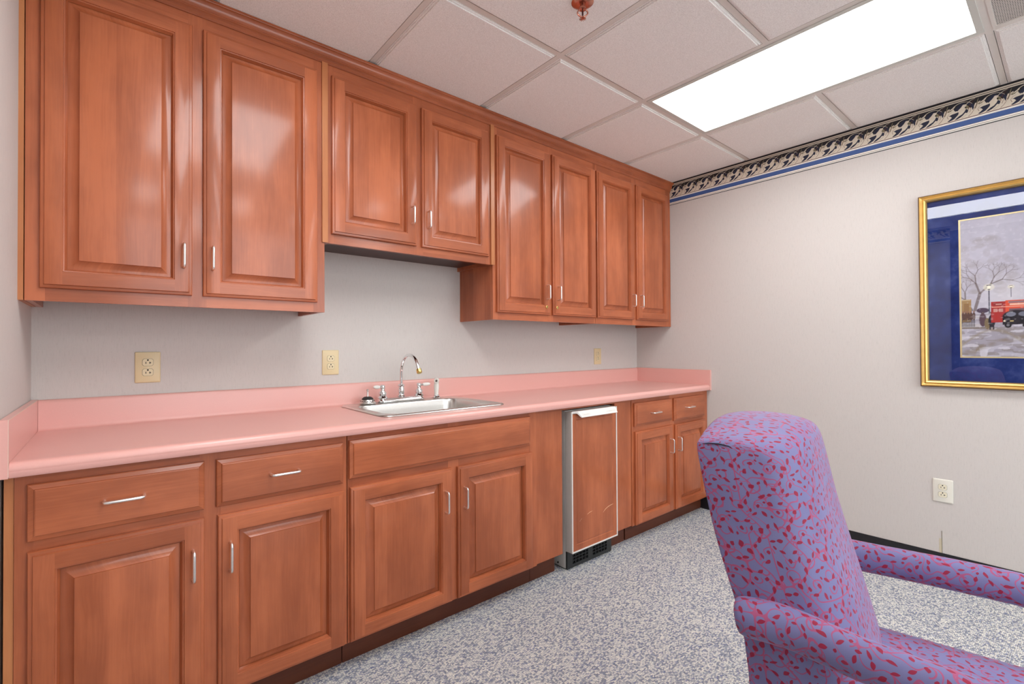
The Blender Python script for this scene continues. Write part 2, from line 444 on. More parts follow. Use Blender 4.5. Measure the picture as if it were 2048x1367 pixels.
def shaker(parent, x0, x1, z0, z1, yb, name='door'):
    mb = MB(); offs = [(random.uniform(0, 8), random.uniform(0, 8)) for _ in range(4)]
    R = rings4(mb, x0, x1, z0, z1, yb, PO, offs)
    a = .0125; b = .0520; y = yb - .02
    X0, X1, Z0, Z1 = x0 + a, x1 - a, z0 + a, z1 - a; u0, u1, w0, w1 = x0 + b, x1 - b, z0 + b, z1 - b
    for k, pts, g in ((3, [(X0, Z0), (u0, Z0), (u0, Z1), (X0, Z1)], 'z'), (1, [(u1, Z0), (X1, Z0), (X1, Z1), (u1, Z1)], 'z'),
                      (0, [(u0, Z0), (u1, Z0), (u1, w0), (u0, w0)], 'x'), (2, [(u0, w1), (u1, w1), (u1, Z1), (u0, Z1)], 'x')):
        mb.off = offs[k]; mb.face([(px, y, pz) for px, pz in pts], g)
    rings4(mb, x0, x1, z0, z1, yb, PI_, offs)
    mb.face(list(reversed(rect(x0, x1, z0, z1, yb, 0, 0))))
    dr_ = mb.build(name, 'wood', parent, 28)
    pb = MB(); o2 = (random.uniform(0, 8), random.uniform(0, 8))
    Q = rings4(pb, x0, x1, z0, z1, yb, PP_, [o2] * 4)
    pb.f, pb.v, pb.uv, pb.mi = [], [], [], []
    R = [rect(x0, x1, z0, z1, yb, i, d_) for i, d_ in PP_]; pb.off = o2
    for p_, q_ in zip(R[:-1], R[1:]):
        for k in range(4): pb.face([p_[k], p_[(k + 1) % 4], q_[(k + 1) % 4], q_[k]], 'z')
    pb.face(R[-1], 'z')
    pb.build('raised_panel', 'wood', dr_, 28)
    return dr_


def slab(parent, x0, x1, z0, z1, yb, name):
    mb = MB(); o = (random.uniform(0, 8), random.uniform(0, 8)); mb.off = o
    prof = [(0, 0), (0, .0085), (.002, .0112), (.0130, .0150), (.0142, .0182), (.0165, .0195)]
    R = [rect(x0, x1, z0, z1, yb, i, d_) for i, d_ in prof]
    for p_, q_ in zip(R[:-1], R[1:]):
        for k in range(4): mb.face([p_[k], p_[(k + 1) % 4], q_[(k + 1) % 4], q_[k]], 'x')
    mb.face(R[-1], 'x'); mb.face(list(reversed(R[0])), 'x')
    return mb.build(name, 'wood', parent, 25)


def face_frame(parent, x0, x1, z0, z1, yf, xs, zs, th=.019):
    """stiles at the x-ranges xs, rails at the z-ranges zs"""
    mb = MB()
    for a, b in xs: mb.box(a, b, yf, yf + th, z0, z1, 'z')
    g = sorted(xs)
    for a, b in zs:
        for (p0, p1), (q0, q1) in zip(g[:-1], g[1:]): mb.box(p1, q0, yf + .0002, yf + th, a, b, 'x')
    return mb.build('face_frame', 'wood', parent, 0)


YU, YB = -.32, -.61
CB = 2.452                      # top of the wall cabinet boxes


def wall_cab(x0, x1, z0, doors, label, left_side=None):
    t = thing('wall_cabinet', ((x0 + x1) / 2, YU / 2, z0), label, 'cabinet', 'wall cabinets above the counter')
    b = MB()
    b.box(x0 + .001, x0 + .017, YU + .019, -.001, z0, CB, 'z'); b.box(x1 - .017, x1 - .001, YU + .019, -.001, z0, CB, 'z')
    b.box(x0 + .017, x1 - .017, -.012, -.001, z0 + .03, CB, 'z'); b.box(x0 + .017, x1 - .017, YU + .019, -.012, CB - .016, CB, 'x')
    b.build('carcass', 'wood', t, 0)
    bp = MB().box(x0 + .017, x1 - .017, YU + .019, -.012, z0 + .022, z0 + .034, 'x'); bp.build('bottom_panel', 'wood_shaded', t, 0)
    mids = [((a[1] - .012), (b_[0] + .012)) for a, b_ in zip(doors[:-1], doors[1:])]
    face_frame(t, x0, x1, z0, CB, YU, [(x0 + .001, doors[0][0] + .012)] + mids + [(doors[-1][1] - .012, x1 - .001)], [(z0, z0 + .052), (2.355, CB)])
    out = []
    for a, b_, hx, hz in doors:
        dd_ = shaker(t, a, b_, z0 + .040, 2.367, YU - .0005); pull(dd_, hx, hz, True, YU - .0205); out.append(dd_)
    return t, out


c1, _ = wall_cab(.013, .909, 1.351, [(.047, .438, .412, 1.529), (.471, .875, .499, 1.529)], 'tall cherry wall cabinet with two raised-panel doors in the corner by the end wall')
MB().box(.0, .012, YU - .006, -.001, 1.351, CB, 'z').build('scribe_strip', 'wood_edge', c1, 0)
c2, _ = wall_cab(.910, 1.808, 1.648, [(.936, 1.340, 1.311, 1.829), (1.369, 1.776, 1.398, 1.822)], 'short raised cherry wall cabinet above the sink and faucet')
for a in (.897, 1.796): MB().box(a, a + .024, YU - .0075, YU - .0004, 1.648, 2.42, 'z').build('seam_strip', 'wood_edge', c2, 0)
c3, dd3 = wall_cab(1.809, 2.668, 1.351, [(1.832, 2.240, 2.205, 1.524), (2.262, 2.662, 2.297, 1.524)], 'cherry wall cabinet with two round locks under its door pulls')
for dd_, x in zip(dd3, (2.200, 2.288)):
    k = MB(); k.lathe([(.0095, 0), (.0095, -.004), (.0075, -.0055), (.002, -.0055)], (x, YU - .0205, 1.436), 16, axis='y'); k.box(x - .001, x + .001, YU - .0268, YU - .0255, 1.431, 1.441, mi=1)
    k.build('lock', ['brass', 'dark'], dd_)
c4, _ = wall_cab(2.669, W - .001, 1.351, [(2.677, 3.086, 3.055, 1.524), (3.116, 3.526, 3.148, 1.524)], 'cherry wall cabinet in the corner beside the wallpaper border')

# crown moulding on the wall cabinets
cp = [(YU + .02, 2.453), (YU + .02, 2.412), (YU - .004, 2.412), (YU - .008, 2.416), (YU - .008, 2.424), (YU - .012, 2.428), (YU - .016, 2.430), (YU - .016, 2.434)]
for k in range(0, 7):
    a = math.pi / 2 * k / 6; cp.append((YU - .019 - .016 * (1 - math.cos(a)), 2.436 + .026 * math.sin(a)))
cp += [(YU - .036, 2.464), (YU - .0385, 2.465), (YU - .0385, H - .0085), (YU + .02, H - .0085)]
mb = MB(); mb.loft([[(x, y, z) for y, z in cp] for x in (.0005, W - .0005)], True, True, g='x')
tag(mb.build('crown_moulding', 'wood', None, 25), 'cherry crown moulding running along the tops of the wall cabinets', 'moulding')


def base_cab(name, x0, x1, xs, zs, label, grp='base cabinets under the counter'):
    t = thing(name, ((x0 + x1) / 2, -.3, 0), label, 'cabinet', grp)
    b = MB(); b.box(x0 + .001, x0 + .017, YB + .02, -.001, .1, .874); b.box(x1 - .017, x1 - .001, YB + .02, -.001, .1, .874)
    b.box(x0 + .017, x1 - .017, YB + .02, -.02, .1, .116, 'x'); b.box(x0 + .017, x1 - .017, -.02, -.001, .1, .874)
    b.build('carcass', 'wood', t, 0)
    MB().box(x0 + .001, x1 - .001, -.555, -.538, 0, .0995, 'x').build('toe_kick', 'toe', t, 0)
    face_frame(t, x0, x1, .1, .874, YB, xs, zs)
    return t


def drawers(t, lst, yb=YB - .0005):
    for x0, x1, z0, z1, hx in lst:
        o = slab(t, x0, x1, z0, z1, yb, 'drawer' if hx else 'false_drawer_front')
        if hx: pull(o, hx, .779, False, yb - .0195, .088)


def bdoors(t, lst, yb=YB - .0005):
    for x0, x1, z0, z1, hx in lst:
        o = shaker(t, x0, x1, z0, z1, yb); pull(o, hx, .541, True, yb - .02, .088)


ZR = [(.1, .13), (.66, .715), (.835, .874)]
b1 = base_cab('base_cabinet', .025, .891, [(.026, .062), (.428, .484), (.866, .890)], ZR, 'cherry base cabinet with two drawers and two doors in the corner by the end wall')
drawers(b1, [(.050, .439, .7015, .850, .246), (.471, .874, .700, .8495, .670)])
bdoors(b1, [(.051, .439, .105, .675, .409), (.475, .877, .105, .673, .508)])
MB().box(.007, .025, YB + .004, -.1, .02, .874, 'z').build('scribe_strip', 'wood_edge', b1, 0)
b2 = base_cab('sink_cabinet', .892, 1.857, [(.893, .912), (1.335, 1.388), (1.808, 1.856)], ZR, 'cherry sink base cabinet with a wide false drawer front below the sink')
drawers(b2, [(.8965, 1.808, .711, .8545, None)])
bdoors(b2, [(.900, 1.347, .105, .678, 1.309), (1.377, 1.820, .105, .677, 1.406)])
b3 = base_cab('base_cabinet', 2.652, W - .001, [(2.653, 2.690), (3.076, 3.128), (3.512, W - .002)], ZR, 'cherry base cabinet with two drawers between the refrigerator and the picture wall')
drawers(b3, [(2.671, 3.088, .706, .850, 2.874), (3.113, 3.518, .695, .849, 3.285)])
bdoors(b3, [(2.677, 3.091, .103, .674, 3.050), (3.127, 3.527, .101, .671, 3.146)])

# fillers either side of the refrigerator
for x0, x1, lab in ((1.858, 2.046, 'wide plain cherry filler panel between the sink cabinet and the refrigerator'), (2.492, 2.651, 'narrow plain cherry filler panel between the refrigerator and the last base cabinet')):
    t = thing('filler_panel', ((x0 + x1) / 2, YB, 0), lab, 'panel', 'filler panels beside the refrigerator')
    MB().box(x0, x1, YB + .003, YB + .022, .105, .862, 'z').build('board', 'wood', t, 0)
    MB().box(x0, x1 if x0 > 2 else 2.4915, YB + .001, YB + .02, .863, .874, 'x').build('top_rail', 'wood', t, 0)
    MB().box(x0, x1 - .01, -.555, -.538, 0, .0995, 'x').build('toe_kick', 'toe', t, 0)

# ------------------------------------------------------------------ undercounter refrigerator
FX0, FX1 = 2.090, 2.476
fr = thing('undercounter_refrigerator', ((FX0 + FX1) / 2, -.3, 0), 'narrow undercounter refrigerator with a wooden door panel and black grille', 'refrigerator')
MB().box(FX0, FX1, -.586, -.03, .006, .852).build('cabinet', 'whitemetal', fr, 0)
MB().box(FX0 + .006, FX1 - .006, -.5884, -.5862, .1, .845).build('door_gasket', 'rubber', fr, 0)
q = MB(); q.box(FX0, FX1, -.630, -.5885, .100, .850, mi=0); fd = q.build('door', 'alum', fr, 0)
q = MB(); tw = .007
q.box(FX0, FX0 + tw, -.637, -.6305, .100, .850); q.box(FX1 - tw, FX1, -.637, -.6305, .100, .850); q.box(FX0 + tw, FX1 - tw, -.637, -.6305, .100, .100 + tw)
q.build('trim_frame', 'whitemetal', fd, 0)
mb = MB(); mb.newoff()
R = [rect(FX0 + tw, FX1 - tw, .107, .838, -.6305, i, d_) for i, d_ in ((0, 0), (0, .004), (.030, .0036), (.034, .0014), (.040, .0040), (.044, .0046))]
for p_, q_ in zip(R[:-1], R[1:]):
    for k in range(4): mb.face([p_[k], p_[(k + 1) % 4], q_[(k + 1) % 4], q_[k]], 'z')
mb.face(R[-1], 'z'); mb.build('wood_panel', 'wood', fd, 25)
for pts in ([(2.346, .262), (2.366, .276), (2.392, .286), (2.420, .290), (2.440, .291)], [(2.150, .258), (2.168, .270)], [(2.210, .282), (2.235, .290), (2.256, .292)], [(2.392, .286), (2.404, .279)]):
    MB().tube([(x, -.6352, z) for x, z in pts], [.0003] + [.0011] * (len(pts) - 2) + [.0003], 6).build('scratch', 'scratch', fd)
# scooped handle along the top edge of the door
hp = [(-.6305, .853), (-.650, .853), (-.668, .822), (-.665, .820), (-.648, .842), (-.6305, .842)]
mb = MB()
mb.loft([[(x0 + ((y + .6305) * sl), y, z) for y, z in hp] for x0, sl in ((FX0 + .012, -1.05), (FX1 - .028, .15))], True, True)
hd = mb.build('handle', 'whitemetal', fd, 20)
bd = MB()
ny, nz = -.0185, -.0315; L_ = math.hypot(ny, nz)
def onh(x, s, lift=.0004):
    y = -.650 + (-.018) * s; z = .853 + (-.031) * s
    return (x, y - .865 * lift, z + .5 * lift)
def hbar(x0, x1, s0, s1, mi): bd.face([onh(x0, s1), onh(x1, s1), onh(x1, s0), onh(x0, s0)], mi=mi)
hbar(2.150, 2.212, .44, .47, 0); hbar(2.150, 2.212, .78, .81, 0); hbar(2.150, 2.1515, .47, .78, 0); hbar(2.2105, 2.212, .47, .78, 0); hbar(2.157, 2.205, .58, .66, 0)
bd.build('badge', 'alum', hd, 0); bd = MB()
for k in range(9): hbar(2.352 + k * .009, 2.352 + k * .009 + random.choice((.004, .006, .007)), .52, .66, 0)
bd.build('lettering', 'alum', hd, 0)
# grille
g = MB(); gx0, gx1, gz0, gz1, gy = FX0 + .001, FX1 - .012, .004, .096, -.598
g.box(gx0, gx1, gy + .010, gy + .019, gz0, gz1, mi=1)
g.box(gx0, gx1, gy, gy + .010, gz0, .022); g.box(gx0, gx1, gy, gy + .010, .088, gz1)
def cell_block(a, b, n, rows, z0, z1):
    for k in range(n + 1):
        x = a + (b - a) * k / n; g.box(x - .002, x + .002, gy, gy + .010, z0, z1)
    for k in range(1, rows):
        z = z0 + (z1 - z0) * k / rows; g.box(a, b, gy + .001, gy + .010, z - .002, z + .002)
xa, xb, xc, xd = gx0 + .040, gx0 + .170, gx0 + .205, gx1 - .040
cell_block(xa, xb, 5, 4, .022, .088); cell_block(xc, xd, 5, 4, .022, .088)
for a, b in ((gx0, xa - .002), (xb + .002, xc - .002), (xd + .002, gx1)): g.box(a, b, gy, gy + .010, .022, .088)
g.build('grille', ['blackpl', 'dark'], fr, 0)
MB().lathe([(.0045, 0), (.0045, -.003), (.002, -.004)], (FX0, -.53, .022), 10, axis='x').build('screw', 'dark', fr)

# ------------------------------------------------------------------ countertop with post-formed splash
zt, zb = .914, .8765; yf = -.643
SXa, SXb, SYa, SYb = 1.088, 1.702, -.530, -.062
prof = [(-.001, zb), (-.001, 1.0215), (-.006, 1.0225), (-.012, 1.0215), (-.0165, 1.017), (-.018, 1.010), (-.0185, .930)]
for k in range(1, 6):
    a = math.pi / 2 * k / 5; prof.append((-.0185 - .012 * (1 - math.cos(a)) * 1.0, .926 - .012 * math.sin(a)))
prof += [(-.050, zt), (SYb, zt), (SYa, zt), (-.600, zt), (-.612, zt + .0012), (-.622, zt + .0016)]
for k in range(1, 9):
    a = math.pi * .62 * k / 8; prof.append((-.625 - .018 * math.sin(a), zt + .0016 - .018 * (1 - math.cos(a))))
prof += [(yf, .893), (-.6425, .881), (-.639, zb), (-.620, zb), (SYa, zb), (SYb, zb)]
xs = [.0195, SXa, SXb, W - .0195]
mb = MB(); n = len(prof)
for i in range(3):
    for j in range(n):
        a, b = prof[j], prof[(j + 1) % n]
        if i == 1 and {round(a[0], 3), round(b[0], 3)} == {SYa, SYb}: continue
        mb.face([(xs[i], *a), (xs[i + 1], *a), (xs[i + 1], *b), (xs[i], *b)], 'x')
for x in (xs[0], xs[3]): mb.face([(x, *p) for p in prof], 'x')
mb.face([(SXa, SYa, zb), (SXa, SYb, zb), (SXa, SYb, zt), (SXa, SYa, zt)]); mb.face([(SXb, SYa, zb), (SXb, SYb, zb), (SXb, SYb, zt), (SXb, SYa, zt)])
mb.face([(SXa, SYa, zb), (SXb, SYa, zb), (SXb, SYa, zt), (SXa, SYa, zt)]); mb.face([(SXa, SYb, zb), (SXb, SYb, zb), (SXb, SYb, zt), (SXa, SYb, zt)])
ct = tag(mb.build('countertop', 'lam', None, 40), 'long pink laminate countertop with matching backsplash and rolled front edge', 'countertop')
for x0, x1 in ((.001, .019), (W - .019, W - .001)):
    e = MB(); zz = 1.0225
    e.box(x0, x1, -.645, -.002, zb, zz); e.box(x0 + .001, x1 - .001, -.644, -.002, zz, zz + .0012, mi=0)
    e.build('end_splash', ['lam'], ct, 0)
    e = MB(); xi = x1 if x0 < 1 else x0
    e.box(xi - .0008, xi + .0008, -.645, -.02, zz, zz + .0014); e.box(xi - .0006, xi + .0006, -.6456, -.6448, .88, zz)
    e.build('laminate_seam', 'lam_edge', ct, 0)

# ------------------------------------------------------------------ sink, faucet, sprayer, strainer
SK = thing('kitchen_sink', (1.395, -.296, zt), 'stainless steel drop-in sink set into the pink countertop', 'sink')
cx, cy, hx, hy = 1.395, -.296, .327, .252
bx, by, bhx, bhy = 1.392, -.318, .277, .188
zr = zt + .0015
mb = MB(); N6 = 7
def z_(pts, z): return [(x, y, z) for x, y in pts]
R = [z_(rr(cx, cy, hx, hy, .045, N6), zr), z_(rr(cx, cy, hx - .001, hy - .001, .045, N6), zr + .003), z_(rr(cx, cy, hx - .006, hy - .006, .042, N6), zr + .006), z_(rr(cx, cy, hx - .013, hy - .013, .040, N6), zr + .0055), z_(rr(cx, cy, hx - .018, hy - .018, .038, N6), zr + .004),
     z_(rr(bx, by, bhx + .008, bhy + .008, .068, N6), zr + .004), z_(rr(bx, by, bhx + .003, bhy + .003, .064, N6), zr + .0025), z_(rr(bx, by, bhx, bhy, .062, N6), zr - .003),
     z_(rr(bx, by, bhx - .004, bhy - .004, .06, N6), zr - .03), z_(rr(bx, by, bhx - .014, bhy - .014, .06, N6), zr - .155), z_(rr(bx, by, bhx - .022, bhy - .022, .056, N6), zr - .172), z_(rr(bx, by, bhx - .04, bhy - .04, .05, N6), zr - .178), z_(rr(bx, by, .06, .06, .058, N6), zr - .183), z_(rr(bx, by, .042, .042, .041, N6), zr - .186)]
mb.loft(R, True, False); sko = mb.build('basin', 'steel', SK, 50)
MB().lathe([(.041, 0), (.036, .002), (.030, -.004), (.004, -.006)], (bx, by, zr - .1855), 24).build('drain', 'chrome', SK)

fx, fy, fz = 1.381, -.086, zr + .0068
FA = thing('faucet', (fx, fy, fz), 'chrome gooseneck faucet with two white porcelain lever handles', 'faucet')
mb = MB(); base = [(.0, .130, .030), (.004, .131, .031), (.010, .129, .029), (.014, .126, .026), (.020, .122, .022)]
mb.loft([z_(rr(fx, fy, a, b, b - .0005, 8), fz + h) for h, a, b in base], True, True); mb.build('deck_plate', 'chrome', FA, 50)
mb = MB(); mb.lathe([(.019, .020), (.0195, .026), (.016, .030), (.0145, .034), (.0155, .040), (.0175, .044), (.0175, .062), (.0155, .066), (.0150, .072), (.018, .076), (.018, .081), (.013, .085), (.0095, .087)], (fx, fy, fz), 24)
mb.build('spout_base', 'chrome', FA)
zs0, rad = fz + .085, .092
zc = 1.168 - rad - .006
path = [(fx, fy, zs0), (fx, fy, zs0 + .03), (fx, fy, zc - .03), (fx, fy, zc)]
for k in range(1, 17):
    a = math.pi * .86 * k / 16; path.append((fx, fy - rad + rad * math.cos(a), zc + rad * math.sin(a)))
ex = Vector(path[-1]); tdir = (ex - Vector(path[-2])).normalized(); path.append(tuple(ex + tdir * .022))
MB().tube(path, .0085, 14).build('spout', 'chrome', FA, 60)
e0 = Vector(path[-1]) - tdir * .004
pr_ = [(0, .0095), (.002, .0125), (.007, .0125), (.008, .0108), (.010, .0108), (.011, .0135), (.020, .0135), (.022, .012)]
MB().tube([tuple(e0 + tdir * s) for s, r in pr_], [r for s, r in pr_], 16).build('aerator', 'brass', FA, 40)
for sg in (-1, 1):
    hxp = fx + sg * .104
    mb = MB(); mb.lathe([(.025, .020), (.026, .024), (.020, .030), (.017, .034), (.0205, .038), (.0215, .044), (.0195, .050), (.0130, .054), (.0110, .058), (.0095, .064), (.0125, .070), (.0135, .077), (.0115, .084), (.006, .088)], (hxp, fy, fz), 20)
    h = mb.build('handle', 'chrome', FA)
    dv = Vector((sg * .93, -.34, .06)).normalized(); o0 = Vector((hxp, fy, fz + .077))
    pf = [(.012, .0045), (.020, .005), (.022, .0065), (.026, .0085), (.040, .0095), (.052, .0080), (.058, .0058), (.061, .003)]
    MB().tube([tuple(o0 + dv * .004), tuple(o0 + dv * .021)], .0046, 10).build('lever_stem', 'chrome', h)
    MB().tube([tuple(o0 + dv * s) for s, r in pf[2:]], [r for s, r in pf[2:]], 14).build('lever', 'porc', h, 50)

sp = thing('side_sprayer', (1.592, -.088, fz), 'white side sprayer standing in a chrome collar beside the faucet', 'sprayer')
sx, sy = 1.592, -.088
MB().lathe([(.023, 0), (.023, .004), (.018, .009), (.0165, .016), (.0135, .018)], (sx, sy, fz), 20).build('collar', 'chrome', sp)
mb = MB(); mb.tube([(sx, sy, fz + .014), (sx, sy, fz + .030), (sx, sy - .001, fz + .060), (sx, sy - .002, fz + .080), (sx, sy - .004, fz + .094), (sx, sy - .006, fz + .104)], [.0115, .012, .0145, .0130, .0115, .008], 16); mb.build('body', 'wplast', sp, 50)
hv = Vector((-.55, -.8, -.1)).normalized(); hc = Vector((sx, sy - .004, fz + .096))
mb = MB(); mb.tube([tuple(hc - hv * .012), tuple(hc + hv * .012), tuple(hc + hv * .017)], [.012, .0145, .0125], 16); nz_ = mb.build('spray_head', 'wplast', sp, 40)
MB().tube([tuple(hc + hv * .0165), tuple(hc + hv * .0185)], [.0085, .007], 12).build('nozzle_face', 'chrome', nz_)
MB().tube([tuple(hc + hv * .0180), tuple(hc + hv * .0195)], [.004, .003], 10).build('nozzle_hole', 'blackpl', nz_)

px_, py_ = 1.192, -.098
st = thing('basket_strainer', (px_, py_, fz), 'steel and black rubber basket strainer standing on the sink deck', 'strainer')
MB().lathe([(.0385, 0), (.0395, .004), (.0385, .007), (.034, .009), (.0325, .019), (.031, .021), (.020, .022)], (px_, py_, fz), 28).build('basket', 'steel', st)
mb = MB()
for k in range(16):
    a = 2 * math.pi * k / 16; mb.lathe([(.0024, 0), (.0024, .0012), (.001, .0014)], (0, 0, 0), 8)
    s0 = len(mb.v) - 0
mb = MB()
for k in range(16):
    a = 2 * math.pi * k / 16; c_ = Vector((px_ + .0328 * math.cos(a), py_ + .0328 * math.sin(a), fz + .0145)); dv = Vector((math.cos(a), math.sin(a), .1))
    mb.tube([tuple(c_), tuple(c_ + dv * .0014)], .0023, 8)
mb.build('drain_holes', 'dark', st)
MB().lathe([(.0275, .021), (.0280, .024), (.0255, .028), (.017, .034), (.006, .036)], (px_, py_, fz), 24).build('stopper', 'rubber', st)
MB().lathe([(.0055, .034), (.0045, .038), (.0042, .062), (.0055, .064), (.0055, .069), (.003, .071)], (px_, py_, fz), 14).build('post', 'steel', st)


# ------------------------------------------------------------------ duplex outlets
def outlet(loc, facing, pm, rm, label):
    """built facing -y, turned for the side wall"""
    t = thing('duplex_outlet', loc, label, 'outlet', 'duplex wall outlets', 0 if facing == 'y' else math.radians(-90))
    def bld(mb, name, mat, par, sm_=25):
        o = mb.build(name, mat, None, sm_); o.parent = par; return o
    mb = MB(); w, h = .0405, .0605
    mb.loft([[(x, -y, z) for x, z in rr(0, 0, w - i, h - i, .003, 3)] for i, y in ((0, .0005), (0, .0025), (.0015, .0045), (.006, .0062))], True, True)
    pl = bld(mb, 'cover_plate', pm, t)
    bld(MB().lathe([(.003, -.006), (.003, -.0072), (.001, -.0076)], (0, 0, 0), 10, axis='y'), 'screw', rm, t)
    for zc_ in (.0195, -.0195):
        oc = [(max(-.0172, min(.0172, .0195 * math.cos(a) * 1.0)), max(-.0140, min(.0140, .0172 * math.sin(a)))) for a in [2 * math.pi * k / 40 for k in range(40)]]
        mb = MB(); mb.loft([[(x * s, -y, zc_ + z * s) for x, z in oc] for s, y in ((1.04, .0058), (1.04, .0064))], True, True); bld(mb, 'receptacle_gap', 'blackpl', t)
        mb = MB(); mb.loft([[(x * s, -y, zc_ + z * s) for x, z in oc] for s, y in ((1, .0058), (1, .0074), (.96, .0082))], True, True); rc = bld(mb, 'receptacle', rm, t)
        mb = MB(); mb.box(-.0074, -.0052, -.0086, -.008, zc_ - .0055, zc_ + .0025); mb.box(.0050, .0074, -.0086, -.008, zc_ - .0055, zc_ + .0025); mb.box(.0074, .0105, -.0086, -.008, zc_ - .0028, zc_ - .0006)
        mb.loft([[(.0030 * math.cos(a), y, zc_ + .0090 + .0030 * math.sin(a)) for a in [2 * math.pi * k / 12 for k in range(12)]] for y in (-.008, -.0086)], True, True)
        bld(mb, 'slots', 'dark', rc, 0)
    return t


outlet((.327, -.0005, 1.128), 'y', 'almond', 'almond2', 'almond duplex outlet on the back wall near the corner with the end wall')
outlet((1.043, -.0005, 1.129), 'y', 'almond', 'almond2', 'almond duplex outlet on the back wall beside the faucet')
outlet((3.069, -.0005, 1.124), 'y', 'almond', 'almond2', 'almond duplex outlet above the counter under the last wall cabinet')
outlet((W - .0005, -1.907, .429), 'x', 'ivory', 'ivory2', 'white duplex outlet low on the wall below the framed picture')

# ------------------------------------------------------------------ wallpaper border
BC = {'cream': plain('border_cream', srgb(222, 212, 194), .7), 'black': plain('border_black', (.008, .008, .012), .6), 'navy': plain('border_navy', (.010, .014, .040), .6), 'blue': plain('border_blue', srgb(62, 92, 150), .6),
      'white': plain('border_white', srgb(240, 236, 228), .7), 'brown': plain('border_brown', srgb(96, 52, 34), .7), 'olive': plain('border_olive', srgb(128, 120, 96), .7), 'slate': plain('border_slate', srgb(58, 64, 62), .7)}
for k_, v_ in BC.items(): M['b_' + k_] = v_
BN = list(BC); BMAT = ['b_' + k_ for k_ in BN]


